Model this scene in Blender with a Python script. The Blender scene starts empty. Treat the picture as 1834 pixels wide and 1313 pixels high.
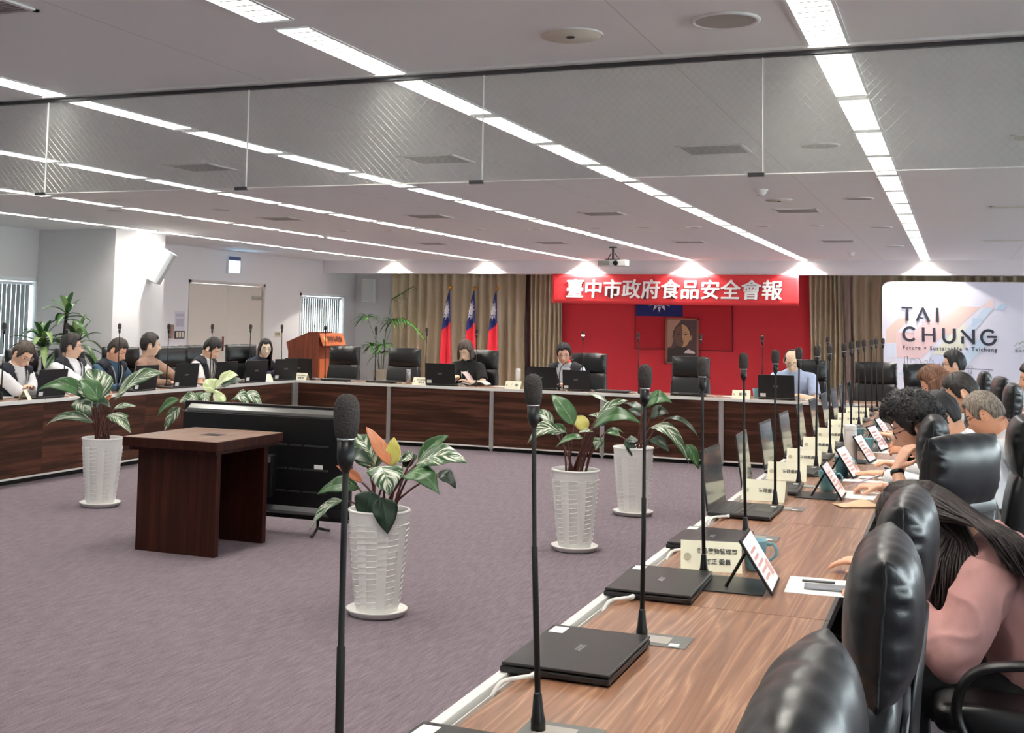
import bpy, bmesh, math, random
from math import sin, cos, pi, radians, sqrt, exp, atan2
from mathutils import Vector, Matrix, Euler, noise

S = bpy.context.scene
COL = S.collection

# ---------------------------------------------------------------- camera, world, exposure
cam_d = bpy.data.cameras.new('camera')
cam = bpy.data.objects.new('camera', cam_d)
COL.objects.link(cam)
cam_d.sensor_width = 36.0
cam_d.sensor_fit = 'HORIZONTAL'
cam_d.lens = 2182.0 / 1834.0 * 36.0
cam_d.shift_x = (917.0 - 803.0) / 1834.0
cam_d.shift_y = (395.0 - 656.5) / 1834.0
cam_d.clip_start = 0.05
RX = Vector((0.92319239, 0.3838371, 0.01961876))
RY = Vector((-0.01304499, 0.08230977, -0.99652141))
RZ = Vector((-0.3841167, 0.91972506, 0.08099491))
m3 = Matrix((RX, -RY, -RZ)).transposed()
cam.matrix_world = Matrix.Translation((0, 0, 1.57)) @ m3.to_4x4()
S.camera = cam

w = bpy.data.worlds.new('daylight')
S.world = w
w.use_nodes = True
bgn = w.node_tree.nodes['Background']
bgn.inputs[0].default_value = (0.84, 0.93, 0.97, 1)
bgn.inputs[1].default_value = 7.0

S.view_settings.view_transform = 'Standard'
S.view_settings.look = 'None'
S.view_settings.gamma = 1
S.view_settings.exposure = 0.75
LAMP = 33.0        # strength of the ceiling tubes
SPOTW = 95.0      # watts of each downlight by the soffit

random.seed(7)
CH = 2.7          # ceiling height

# ---------------------------------------------------------------- helpers
def lin(c):
    r = []
    for v in c:
        v = v / 255.0
        r.append(v / 12.92 if v <= 0.04045 else ((v + 0.055) / 1.055) ** 2.4)
    return (r[0], r[1], r[2], 1.0)

def nmat(name):
    m = bpy.data.materials.new(name)
    m.use_nodes = True
    nt = m.node_tree
    return m, nt, nt.nodes['Principled BSDF']

def mat(name, rgb, rough=0.5, metal=0.0, spec=0.5, emit=None, estr=0.0, bump=0.0, bscale=40.0, vary=0.0, vscale=3.0, coat=0.0):
    m, nt, b = nmat(name)
    c = lin(rgb)
    b.inputs['Base Color'].default_value = c
    b.inputs['Roughness'].default_value = rough
    b.inputs['Metallic'].default_value = metal
    b.inputs['Specular IOR Level'].default_value = spec
    if coat:
        b.inputs['Coat Weight'].default_value = coat
        b.inputs['Coat Roughness'].default_value = 0.1
    if emit:
        b.inputs['Emission Color'].default_value = lin(emit)
        b.inputs['Emission Strength'].default_value = estr
    if bump or vary:
        tc = nt.nodes.new('ShaderNodeTexCoord')
        n = nt.nodes.new('ShaderNodeTexNoise')
        n.inputs['Scale'].default_value = bscale if bump else vscale
        n.inputs['Detail'].default_value = 4
        nt.links.new(tc.outputs['Object'], n.inputs['Vector'])
        if bump:
            bp = nt.nodes.new('ShaderNodeBump')
            bp.inputs['Strength'].default_value = bump
            bp.inputs['Distance'].default_value = 0.01
            nt.links.new(n.outputs[0], bp.inputs['Height'])
            nt.links.new(bp.outputs[0], b.inputs['Normal'])
        if vary:
            n2 = nt.nodes.new('ShaderNodeTexNoise')
            n2.inputs['Scale'].default_value = vscale
            n2.inputs['Detail'].default_value = 5
            nt.links.new(tc.outputs['Object'], n2.inputs['Vector'])
            mx = nt.nodes.new('ShaderNodeMix')
            mx.data_type = 'RGBA'
            mx.inputs[6].default_value = tuple(v * (1 - vary) for v in c[:3]) + (1,)
            mx.inputs[7].default_value = tuple(min(1, v * (1 + vary)) for v in c[:3]) + (1,)
            nt.links.new(n2.outputs[0], mx.inputs[0])
            nt.links.new(mx.outputs[2], b.inputs['Base Color'])
    return m

def ramp(nt, stops):
    r = nt.nodes.new('ShaderNodeValToRGB')
    e = r.color_ramp.elements
    while len(e) < len(stops):
        e.new(0.5)
    for k, (p, c) in enumerate(stops):
        e[k].position = p
        e[k].color = lin(c) if max(c) > 1.001 else (c[0], c[1], c[2], 1)
    return r

def mapping(nt, scale, coord='Object', rot=(0, 0, 0)):
    tc = nt.nodes.new('ShaderNodeTexCoord')
    mp = nt.nodes.new('ShaderNodeMapping')
    mp.inputs['Scale'].default_value = scale
    mp.inputs['Rotation'].default_value = rot
    nt.links.new(tc.outputs[coord], mp.inputs[0])
    return mp

def wood(name, stops, scale, spec=0.5, rough=0.35, dist=6.0, wscale=2.2, detail=3.0, coat=0.0):
    """banded wood, bands run along the axis with the smallest scale"""
    m, nt, b = nmat(name)
    mp = mapping(nt, scale)
    oi = nt.nodes.new('ShaderNodeObjectInfo')
    vm = nt.nodes.new('ShaderNodeVectorMath'); vm.operation = 'SCALE'; vm.inputs[3].default_value = 3.7
    nt.links.new(oi.outputs['Location'], vm.inputs[0]); nt.links.new(vm.outputs[0], mp.inputs['Location'])
    n = nt.nodes.new('ShaderNodeTexNoise')
    n.inputs['Scale'].default_value = wscale
    n.inputs['Detail'].default_value = detail
    n.inputs['Distortion'].default_value = 0.6
    nt.links.new(mp.outputs[0], n.inputs['Vector'])
    mu = nt.nodes.new('ShaderNodeMath'); mu.operation = 'MULTIPLY'; mu.inputs[1].default_value = dist
    fr = nt.nodes.new('ShaderNodeMath'); fr.operation = 'PINGPONG'; fr.inputs[1].default_value = 1.0
    nt.links.new(n.outputs[0], mu.inputs[0]); nt.links.new(mu.outputs[0], fr.inputs[0])
    f2 = nt.nodes.new('ShaderNodeTexNoise')
    f2.inputs['Scale'].default_value = wscale * 14
    f2.inputs['Detail'].default_value = 3
    nt.links.new(mp.outputs[0], f2.inputs['Vector'])
    ad = nt.nodes.new('ShaderNodeMix'); ad.data_type = 'FLOAT'
    ad.inputs[0].default_value = 0.4
    nt.links.new(fr.outputs[0], ad.inputs[2]); nt.links.new(f2.outputs[0], ad.inputs[3])
    r = ramp(nt, stops)
    nt.links.new(ad.outputs[0], r.inputs[0])
    nt.links.new(r.outputs[0], b.inputs['Base Color'])
    b.inputs['Roughness'].default_value = rough
    b.inputs['Specular IOR Level'].default_value = spec
    if coat:
        b.inputs['Coat Weight'].default_value = coat
        b.inputs['Coat Roughness'].default_value = 0.15
    return m

class MB:
    """collects vertices and faces, builds ONE mesh object"""
    def __init__(s):
        s.v = []; s.f = []; s.mi = []; s.uv = {}
    def add(s, vs, fs, mi=0):
        o = len(s.v)
        s.v.extend([Vector(p) for p in vs])
        for f in fs:
            s.f.append([i + o for i in f]); s.mi.append(mi)
        return o
    def box(s, x0, x1, y0, y1, z0, z1, mi=0, M=None):
        vs = [Vector((x, y, z)) for z in (z0, z1) for y in (y0, y1) for x in (x0, x1)]
        if M: vs = [M @ p for p in vs]
        s.add(vs, [(0, 2, 3, 1), (4, 5, 7, 6), (0, 1, 5, 4), (2, 6, 7, 3), (0, 4, 6, 2), (1, 3, 7, 5)], mi)
        return s
    def prism(s, pts, axis, a, b, mi=0):
        """polygon pts in the plane normal to axis (0 x: (y,z), 1 y: (x,z), 2 z: (x,y)) extruded a..b"""
        def P(p, t):
            return ((t, p[0], p[1]), (p[0], t, p[1]), (p[0], p[1], t))[axis]
        n = len(pts)
        vs = [P(p, a) for p in pts] + [P(p, b) for p in pts]
        ar = sum(pts[i][0] * pts[(i + 1) % n][1] - pts[(i + 1) % n][0] * pts[i][1] for i in range(n))
        fl = (ar > 0) != (axis == 1)
        f1 = list(range(n)); f2 = list(range(n, 2 * n))
        fs = [f1[::-1] if fl else f1, f2 if fl else f2[::-1]]
        for i in range(n):
            j = (i + 1) % n
            fs.append((i, j, n + j, n + i) if fl else (j, i, n + i, n + j))
        s.add(vs, fs, mi)
        return s
    def tube(s, pts, r, n=8, mi=0, flat=None, side=None, cap=True):
        """swept tube; r number / list / list of (a,b); side = preferred direction of the a axis"""
        pts = [Vector(p) for p in pts]
        k = len(pts)
        rs = r if isinstance(r, (list, tuple)) and len(r) == k else [r] * k
        rings = []
        T0 = None; U = None
        for i in range(k):
            T = (pts[min(i + 1, k - 1)] - pts[max(i - 1, 0)])
            if T.length < 1e-9: T = Vector((0, 0, 1))
            T.normalize()
            if side is not None:
                U = Vector(side) - T * Vector(side).dot(T)
                if U.length < 1e-6: U = T.orthogonal()
                U.normalize()
            elif U is None:
                U = T.orthogonal().normalized()
            else:
                U = U - T * U.dot(T)
                if U.length < 1e-6: U = T.orthogonal()
                U.normalize()
            W = T.cross(U)
            a, b = rs[i] if isinstance(rs[i], (list, tuple)) else (rs[i], rs[i])
            rings.append([pts[i] + U * (a * cos(2 * pi * j / n)) + W * (b * sin(2 * pi * j / n)) for j in range(n)])
        vs = [p for q in rings for p in q]
        fs = []
        for i in range(k - 1):
            for j in range(n):
                j2 = (j + 1) % n
                fs.append((i * n + j, i * n + j2, (i + 1) * n + j2, (i + 1) * n + j))
        if cap:
            fs.append(tuple(range(n - 1, -1, -1)))
            fs.append(tuple((k - 1) * n + j for j in range(n)))
        s.add(vs, fs, mi)
        return s
    def lathe(s, prof, n=24, c=(0, 0, 0), mi=0, axis='z', closed=True):
        """prof list of (r, h) from bottom up"""
        vs = []
        for r, h in prof:
            for j in range(n):
                a = 2 * pi * j / n
                if axis == 'z': vs.append((c[0] + r * cos(a), c[1] + r * sin(a), c[2] + h))
                elif axis == 'y': vs.append((c[0] + r * cos(a), c[1] + h, c[2] - r * sin(a)))
                else: vs.append((c[0] + h, c[1] + r * cos(a), c[2] + r * sin(a)))
        fs = []
        k = len(prof)
        for i in range(k - 1):
            for j in range(n):
                j2 = (j + 1) % n
                fs.append((i * n + j, i * n + j2, (i + 1) * n + j2, (i + 1) * n + j))
        if closed:
            fs.append(tuple(range(n - 1, -1, -1)))
            fs.append(tuple((k - 1) * n + j for j in range(n)))
        s.add(vs, fs, mi)
        return s
    def ball(s, c, r, n=16, m=10, mi=0, M=None):
        """ellipsoid, r number or (rx,ry,rz)"""
        if not isinstance(r, (list, tuple)): r = (r, r, r)
        c = Vector(c)
        vs = []
        for i in range(1, m):
            t = pi * i / m
            for j in range(n):
                a = 2 * pi * j / n
                p = Vector((r[0] * sin(t) * cos(a), r[1] * sin(t) * sin(a), -r[2] * cos(t)))
                vs.append(c + (M @ p if M else p))
        b = Vector((0, 0, -r[2])); t_ = Vector((0, 0, r[2]))
        vs.append(c + (M @ b if M else b)); vs.append(c + (M @ t_ if M else t_))
        fs = []
        for i in range(m - 2):
            for j in range(n):
                j2 = (j + 1) % n
                fs.append((i * n + j, i * n + j2, (i + 1) * n + j2, (i + 1) * n + j))
        B = (m - 1) * n
        for j in range(n):
            j2 = (j + 1) % n
            fs.append((B, j2, j)); fs.append((B + 1, (m - 2) * n + j, (m - 2) * n + j2))
        s.add(vs, fs, mi)
        return s
    def grid(s, fn, nu, nv, mi=0, uv=False, wrapu=False):
        """surface fn(u,v), u v in 0..1"""
        o = len(s.v)
        cu = nu if wrapu else nu + 1
        vs = []; uvs = []
        for j in range(nv + 1):
            for i in range(cu):
                vs.append(fn(i / nu, j / nv)); uvs.append((i / nu, j / nv))
        fs = []
        for j in range(nv):
            for i in range(nu):
                i2 = (i + 1) % cu
                fs.append((j * cu + i, j * cu + i2, (j + 1) * cu + i2, (j + 1) * cu + i))
        s.add(vs, fs, mi)
        if uv:
            for k, q in enumerate(uvs): s.uv[o + k] = q
        return s
    def build(s, name, mats, parent=None, smooth=False, bev=0.0, bseg=2, solid=0.0, M=None):
        me = bpy.data.meshes.new(name)
        me.from_pydata([tuple(p) for p in s.v], [], s.f)
        if not isinstance(mats, (list, tuple)): mats = [mats]
        for m in mats: me.materials.append(m)
        if len(mats) > 1:
            me.polygons.foreach_set('material_index', s.mi)
        if s.uv:
            ul = me.uv_layers.new(name='UVMap')
            for lp in me.loops:
                ul.data[lp.index].uv = s.uv.get(lp.vertex_index, (0, 0))
        if smooth:
            me.polygons.foreach_set('use_smooth', [True] * len(me.polygons))
        me.update()
        o = bpy.data.objects.new(name, me)
        COL.objects.link(o)
        if parent: o.parent = parent
        if M: o.matrix_local = M
        if solid:
            md = o.modifiers.new('thick', 'SOLIDIFY'); md.thickness = solid; md.offset = 0
        if bev:
            md = o.modifiers.new('bevel', 'BEVEL'); md.width = bev; md.segments = bseg; md.limit_method = 'ANGLE'
        return o

def tag(o, label, cat, group=None):
    o['label'] = label; o['category'] = cat
    if group: o['group'] = group
    return o

def thing(name, loc=(0, 0, 0), rz=0.0, label=None, cat=None, group=None):
    o = bpy.data.objects.new(name, None)
    COL.objects.link(o)
    o.empty_display_size = 0.1
    o.location = loc
    o.rotation_euler = (0, 0, rz)
    if label: tag(o, label, cat, group)
    return o

def dup(o, loc=None, rz=None, label=None, group=None, parent=None):
    c = o.copy()
    COL.objects.link(c)
    if parent: c.parent = parent
    if loc is not None: c.location = loc
    if rz is not None: c.rotation_euler = (0, 0, rz)
    if label: c['label'] = label
    if group: c['group'] = group
    for ch in list(o.children): dup(ch, parent=c)
    return c

def struct(o):
    o['kind'] = 'structure'
    return o

TMP = bpy.data.scenes.new('scratch')       # an empty scene to evaluate modifiers and lettering in, removed at the end
def bake(o):
    TMP.collection.objects.link(o)
    vl = TMP.view_layers[0]
    vl.update()
    dg = vl.depsgraph
    dg.update()
    return bpy.data.meshes.new_from_object(o.evaluated_get(dg))

def text_mesh(name, body, size, M, mt, parent=None, depth=0.001, bold=0.0, align='CENTER', width=None, height=None, shear=0.0, space=1.0):
    """lettering as a mesh; M places it: local x right, y up, z out of the page"""
    c = bpy.data.curves.new('lettering', 'FONT')
    c.body = body; c.size = size; c.align_x = align; c.align_y = 'CENTER'
    c.extrude = depth; c.offset = bold; c.shear = shear; c.space_character = space
    o = bpy.data.objects.new('lettering', c)
    me = bake(o)
    bpy.data.objects.remove(o); bpy.data.curves.remove(c)
    me.name = name
    xs = [v.co.x for v in me.vertices]; ys = [v.co.y for v in me.vertices]
    sx = width / (max(xs) - min(xs)) if width else 1.0
    sy = height / (max(ys) - min(ys)) if height else sx
    cx = 0.5 * (max(xs) + min(xs)) if align == 'CENTER' else min(xs)
    cy = 0.5 * (max(ys) + min(ys))
    for v in me.vertices:
        v.co.x = (v.co.x - cx) * sx; v.co.y = (v.co.y - cy) * sy
    me.materials.clear(); me.materials.append(mt)
    o = bpy.data.objects.new(name, me)
    COL.objects.link(o)
    if parent: o.parent = parent
    o.matrix_local = M
    return o

def facing(loc, nrm, up=(0, 0, 1)):
    """matrix with local z = nrm, local y = up"""
    z = Vector(nrm).normalized(); x = Vector(up).cross(z).normalized(); y = z.cross(x)
    return Matrix.Translation(loc) @ Matrix((x, y, z)).transposed().to_4x4()

# ---------------------------------------------------------------- materials
M = {}
def ceiling_mat():
    m, nt, b = nmat('ceiling_white')
    b.inputs['Roughness'].default_value = 0.7
    mp = mapping(nt, (1, 1, 1))
    sp = nt.nodes.new('ShaderNodeSeparateXYZ'); nt.links.new(mp.outputs[0], sp.inputs[0])
    fac = None
    for ax, per, off in ((0, 1.94, 1.13), (1, 3.6, 0.9)):
        a = nt.nodes.new('ShaderNodeMath'); a.operation = 'ADD'; a.inputs[1].default_value = off + per * 50
        nt.links.new(sp.outputs[ax], a.inputs[0])
        d = nt.nodes.new('ShaderNodeMath'); d.operation = 'MODULO'; d.inputs[1].default_value = per
        nt.links.new(a.outputs[0], d.inputs[0])
        l = nt.nodes.new('ShaderNodeMath'); l.operation = 'LESS_THAN'; l.inputs[1].default_value = 0.006
        nt.links.new(d.outputs[0], l.inputs[0])
        if fac is None: fac = l
        else:
            mx = nt.nodes.new('ShaderNodeMath'); mx.operation = 'MAXIMUM'
            nt.links.new(fac.outputs[0], mx.inputs[0]); nt.links.new(l.outputs[0], mx.inputs[1]); fac = mx
    mix = nt.nodes.new('ShaderNodeMix'); mix.data_type = 'RGBA'
    mix.inputs[6].default_value = lin((240, 240, 238)); mix.inputs[7].default_value = lin((214, 212, 208))
    nt.links.new(fac.outputs[0], mix.inputs[0]); nt.links.new(mix.outputs[2], b.inputs['Base Color'])
    return m
M['ceiling'] = ceiling_mat()

def carpet_mat():
    m, nt, b = nmat('carpet_purple_grey')
    b.inputs['Roughness'].default_value = 0.95
    b.inputs['Specular IOR Level'].default_value = 0.1
    mp = mapping(nt, (62.0, 4.0, 1), rot=(0, 0, radians(-12)))
    n = nt.nodes.new('ShaderNodeTexNoise'); n.inputs['Scale'].default_value = 1.6; n.inputs['Detail'].default_value = 5
    n.inputs['Roughness'].default_value = 0.7
    nt.links.new(mp.outputs[0], n.inputs['Vector'])
    mp2 = mapping(nt, (1, 1, 1))
    n2 = nt.nodes.new('ShaderNodeTexNoise'); n2.inputs['Scale'].default_value = 160; n2.inputs['Detail'].default_value = 2
    nt.links.new(mp2.outputs[0], n2.inputs['Vector'])
    ad = nt.nodes.new('ShaderNodeMix'); ad.data_type = 'FLOAT'; ad.inputs[0].default_value = 0.3
    nt.links.new(n.outputs[0], ad.inputs[2]); nt.links.new(n2.outputs[0], ad.inputs[3])
    r = ramp(nt, [(0.3, (90, 80, 88)), (0.5, (118, 107, 114)), (0.7, (144, 133, 140))])
    nt.links.new(ad.outputs[0], r.inputs[0]); nt.links.new(r.outputs[0], b.inputs['Base Color'])
    bp = nt.nodes.new('ShaderNodeBump'); bp.inputs['Strength'].default_value = 0.5; bp.inputs['Distance'].default_value = 0.006
    nt.links.new(ad.outputs[0], bp.inputs['Height']); nt.links.new(bp.outputs[0], b.inputs['Normal'])
    return m
M['carpet'] = carpet_mat()
M['wall'] = mat('wall_paint', (226, 224, 224), 0.75, bump=0.05, bscale=90)
M['soffit'] = mat('soffit_paint', (226, 218, 220), 0.7)
M['white'] = mat('white_plastic', (235, 234, 230), 0.4)
M['offwhite'] = mat('cream_plastic', (214, 208, 192), 0.5)
M['paper'] = mat('paper_white', (240, 240, 238), 0.8)
M['cream'] = mat('card_cream', (250, 247, 222), 0.75)
M['ink'] = mat('ink_dark', (42, 44, 48), 0.7)
M['alu'] = mat('aluminium', (205, 205, 202), 0.32, 0.85)
M['aluw'] = mat('aluminium_bright', (242, 242, 238), 0.35, 0.1)
M['steel'] = mat('dark_steel', (90, 90, 92), 0.35, 0.9)
M['chrome'] = mat('chrome', (220, 222, 224), 0.12, 1.0)
M['black'] = mat('black_plastic', (16, 16, 17), 0.38, bump=0.05, bscale=200)
M['lapblack'] = mat('laptop_black', (30, 29, 30), 0.35, bump=0.06, bscale=260)
M['matte_black'] = mat('matte_black', (16, 16, 17), 0.7)
M['foam'] = mat('foam_grey', (70, 64, 62), 0.95, bump=0.9, bscale=350)
M['rubber'] = mat('rubber', (25, 25, 26), 0.8)
M['leather'] = mat('black_leather', (20, 20, 22), 0.3, spec=0.6, bump=0.05, bscale=260)
M['leather_side'] = mat('black_leather_side', (22, 22, 23), 0.42, bump=0.25, bscale=160)
M['grey_panel'] = mat('socket_grey', (112, 114, 112), 0.5)
M['mug'] = mat('mug_blue', (118, 170, 182), 0.3, coat=0.3)
M['darkwood'] = wood(spec=0.2, name='dark_walnut_panel', stops=[(0.15, (46, 25, 18)), (0.5, (70, 41, 30)), (0.8, (92, 56, 42))], scale=(0.35, 0.35, 7.0), rough=0.55, dist=5)
M['deskwood'] = wood(spec=0.2, name='dark_mahogany', stops=[(0.15, (40, 17, 11)), (0.5, (60, 27, 18)), (0.85, (82, 40, 27))], scale=(7.0, 7.0, 0.3), rough=0.45, dist=4)
M['desktop'] = wood('desk_top_walnut', [(0.15, (104, 76, 60)), (0.5, (134, 100, 80)), (0.85, (160, 124, 100))], (7.0, 0.35, 7.0), rough=0.35, dist=4)
M['topwood'] = wood('table_top_walnut', [(0.1, (116, 80, 60)), (0.3, (140, 100, 77)), (0.55, (154, 112, 87)), (0.7, (164, 122, 96)), (0.84, (190, 152, 122))], (9.0, 0.55, 1.0), rough=0.3, dist=22.0, wscale=0.8, detail=2.5, coat=0.15)
M['topwoodx'] = wood('table_top_walnut_cross', [(0.1, (116, 80, 60)), (0.3, (140, 100, 77)), (0.55, (154, 112, 87)), (0.7, (164, 122, 96)), (0.84, (190, 152, 122))], (0.6, 13.0, 1.0), rough=0.3, dist=22.0, wscale=0.8, detail=2.5, coat=0.15)
M['lecternwood'] = wood('lectern_wood', [(0.2, (112, 52, 34)), (0.5, (134, 66, 42)), (0.8, (152, 78, 50))], (6.0, 6.0, 0.3), rough=0.4, dist=4)
M['orangewood'] = mat('plaque_orange_wood', (196, 104, 58), 0.5)
M['red'] = mat('red_fabric', (216, 56, 64), 0.85, bump=0.2, bscale=300)
M['redbanner'] = mat('banner_red', (216, 52, 58), 0.6)
M['navy'] = mat('flag_navy', (34, 42, 110), 0.7)
M['flagred'] = mat('flag_red', (214, 34, 52), 0.7)
M['flagwhite'] = mat('flag_white', (240, 238, 236), 0.7)
M['gold'] = mat('gold', (220, 160, 60), 0.25, 1.0)
M['curtain'] = mat('curtain_taupe', (206, 190, 160), 0.85, bump=0.15, bscale=500, vary=0.12, vscale=2.0)
M['curtaind'] = mat('curtain_dark_brown', (92, 64, 58), 0.85)
M['tubeglow'] = mat('lamp_glow', (255, 255, 255), 0.5, emit=(255, 249, 239), estr=LAMP)
M['louver'] = mat('louver_white', (236, 238, 238), 0.35)
M['blade'] = mat('louver_blade', (120, 122, 122), 0.4)
M['vent'] = mat('vent_grey', (176, 170, 164), 0.6)
M['ventd'] = mat('vent_dark', (100, 94, 90), 0.7)
M['door'] = mat('door_cream', (206, 198, 188), 0.55)
M['groove'] = mat('groove_dark', (88, 80, 76), 0.8)
M['blind'] = mat('blind_grey', (150, 160, 160), 0.7)
M['frame_white'] = mat('frame_white', (236, 240, 242), 0.4)
M['exit_glow'] = mat('exit_glow', (160, 215, 255), 0.5, emit=(150, 214, 255), estr=6.0)
M['soil'] = mat('soil', (52, 40, 34), 0.95, bump=1.0, bscale=60)
M['pot'] = mat('pot_white', (249, 248, 244), 0.45)
M['stem'] = mat('stem_red_brown', (96, 52, 46), 0.5)
M['stemg'] = mat('stem_green', (84, 100, 50), 0.5)
M['cable'] = mat('cable_white', (236, 235, 230), 0.4)
M['screen_lit'] = mat('tablet_screen', (226, 216, 220), 0.2, emit=(238, 226, 230), estr=0.35)
M['screen'] = mat('screen_dark', (52, 62, 72), 0.12, coat=0.4)
M['keys'] = mat('keyboard_keys', (96, 92, 90), 0.6)
M['tan'] = mat('leather_tan_paper', (226, 196, 160), 0.7)
M['bottle_steel'] = mat('bottle_steel', (190, 190, 190), 0.25, 0.9)
M['bottle_white'] = mat('bottle_white', (240, 240, 238), 0.35)
M['bottle_navy'] = mat('bottle_navy', (44, 56, 92), 0.4)
M['planter'] = mat('planter_stone', (150, 140, 124), 0.8, bump=0.4, bscale=60)

def glass_mat(name, tint=(0.93, 0.95, 0.95), gloss=0.06, alpha=0.0, diff=(0.8, 0.8, 0.8)):
    m = bpy.data.materials.new(name); m.use_nodes = True
    nt = m.node_tree
    for n in list(nt.nodes): nt.nodes.remove(n)
    out = nt.nodes.new('ShaderNodeOutputMaterial')
    tr = nt.nodes.new('ShaderNodeBsdfTransparent'); tr.inputs[0].default_value = (*tint, 1)
    gl = nt.nodes.new('ShaderNodeBsdfGlossy'); gl.inputs['Roughness'].default_value = 0.03
    mx = nt.nodes.new('ShaderNodeMixShader'); mx.inputs[0].default_value = gloss
    nt.links.new(tr.outputs[0], mx.inputs[1]); nt.links.new(gl.outputs[0], mx.inputs[2])
    last = mx
    if alpha:
        df = nt.nodes.new('ShaderNodeBsdfDiffuse'); df.inputs[0].default_value = (*diff, 1)
        m2 = nt.nodes.new('ShaderNodeMixShader'); m2.inputs[0].default_value = alpha
        nt.links.new(mx.outputs[0], m2.inputs[1]); nt.links.new(df.outputs[0], m2.inputs[2]); last = m2
    nt.links.new(last.outputs[0], out.inputs[0])
    return m
M['glass'] = glass_mat('window_glass')
M['curtain_glass'] = glass_mat('smoke_curtain_glass', (0.93, 0.95, 0.94), 0.05, 0.07, (0.75, 0.78, 0.77))
M['lens'] = glass_mat('spectacle_lens', (0.95, 0.96, 0.97), 0.08)
# ---------------------------------------------------------------- the room shell
XL, XR, YB, YF = -11.75, 6.4, 23.1, -4.0
LX = [-0.46 - 1.94 * k for k in range(6)]         # centres of the light lines
YS = 21.65                                         # face of the soffit

struct(MB().box(XL - 0.2, XR + 0.2, YF - 0.2, YB + 0.2, -0.1, 0).build('floor', M['carpet']))

c = MB()
edges = [XL] + sorted([x + d for x in LX for d in (-0.075, 0.075)]) + [XR]
for i in range(0, len(edges), 2):
    c.box(edges[i], edges[i + 1], YF, YB, CH, CH + 0.16)
for x in LX:
    y = 9.55 - 1.1 * 11
    k = 0
    c.box(x - 0.075, x + 0.075, YF, y - 0.06, CH, CH + 0.16)
    while y < YS:
        c.box(x - 0.075, x + 0.075, y - 0.045, y + 0.045, CH, CH + 0.16)
        y += 1.1
    c.box(x - 0.075, x + 0.075, YS - 0.05, YB, CH, CH + 0.16)
struct(c.build('ceiling', M['ceiling']))

struct(MB().box(XL, XR, YB, YB + 0.2, 0, CH).build('wall_back', M['wall']))
struct(MB().box(XL, XR, YF - 0.2, YF, 0, CH).build('wall_front', M['wall']))
lw = MB()
W1 = (8.6, 13.42); W2 = (20.75, 22.62); WZ = (0.92, 2.03); DR = (17.02, 19.42, 2.15)
def wall_y(mb, x0, x1, segs, holes):
    """wall along y with rectangular holes (y0,y1,z0,z1)"""
    y = segs[0]
    for (a, b, z0, z1) in sorted(holes):
        mb.box(x0, x1, y, a, 0, CH)
        if z0 > 0: mb.box(x0, x1, a, b, 0, z0)
        mb.box(x0, x1, a, b, z1, CH)
        y = b
    mb.box(x0, x1, y, segs[1], 0, CH)
wall_y(lw, XL - 0.2, XL, (YF, YB), [(W1[0], W1[1], *WZ), (DR[0], DR[1], 0, DR[2]), (W2[0], W2[1], *WZ)])
struct(lw.build('wall_left', M['wall']))
rw = MB()
wall_y(rw, XR, XR + 0.2, (YF, YB), [(-3.0 + 3.2 * k, -0.3 + 3.2 * k, 0.9, 2.4) for k in range(8)])
struct(rw.build('wall_right', M['wall']))
for k in range(8):
    fr = MB(); a = -3.0 + 3.2 * k; b = a + 2.7
    for (y0, y1, z0, z1) in ((a, a + 0.05, 0.9, 2.4), (b - 0.05, b, 0.9, 2.4), (a, b, 0.9, 0.95), (a, b, 2.35, 2.4), (a + 1.33, a + 1.37, 0.9, 2.4)):
        fr.box(XR + 0.06, XR + 0.12, y0, y1, z0, z1)
    wn = struct(fr.build('window_%d' % (k + 3), M['frame_white']))
    pn = MB().box(XR + 0.085, XR + 0.095, a + 0.02, b - 0.02, 0.92, 2.38).build('pane', M['glass'], wn)
for i, (a, b) in enumerate((W1, W2)):
    fr = MB()
    t = 0.05
    for (y0, y1, z0, z1) in ((a, a + t, *WZ), (b - t, b, *WZ), (a, b, WZ[0], WZ[0] + t), (a, b, WZ[1] - t, WZ[1])):
        fr.box(XL - 0.19, XL + 0.012, y0, y1, z0, z1)
    wn = struct(fr.build('window_%d' % (i + 1), M['frame_white']))
    MB().box(XL - 0.15, XL - 0.14, a + 0.02, b - 0.02, WZ[0] + 0.02, WZ[1] - 0.02).build('pane', M['glass'], wn)
    # vertical blind
    bt = thing('vertical_blind', (XL - 0.07, (a + b) / 2, WZ[0]), 0,
               'grey vertical blind in the window behind the tall leafy plant' if i == 0 else 'grey vertical blind in the window behind the lectern', 'blind')
    n = int((b - a - 0.12) / 0.088)
    sl = MB()
    for k in range(n):
        y = -(b - a) / 2 + 0.08 + (k + 0.5) * (b - a - 0.16) / n
        ang = radians(92.5 if i == 0 else 94) + random.uniform(-0.05, 0.05)
        R = Matrix.Translation((0, y, 0)) @ Matrix.Rotation(ang, 4, 'Z')
        sl.box(-0.042, 0.042, -0.001, 0.001, 0.06, WZ[1] - WZ[0] - 0.1, M=R)
    sl.build('slats', M['blind'], bt)
    MB().box(-0.02, 0.02, -(b - a) / 2 + 0.055, (b - a) / 2 - 0.055, WZ[1] - WZ[0] - 0.1, WZ[1] - WZ[0] - 0.06).build('head_rail', M['frame_white'], bt)

# column by the left wall and soffit over the far end
struct(MB().box(XL, -10.45, 13.4, 14.52, 0, CH).build('wall_column', M['wall']))
struct(MB().box(XL, XR, YS, YS + 0.28, 2.455, CH).build('trim_1', M['soffit']))
# baseboards
struct(MB().box(XL, XL + 0.015, YF, DR[0] - 0.06, 0, 0.09).box(XL, XL + 0.015, DR[1] + 0.06, YB, 0, 0.09).build('baseboard_left', M['groove']))
struct(MB().box(XL, XR, YB - 0.015, YB, 0, 0.09).build('baseboard_back', M['groove']))

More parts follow.
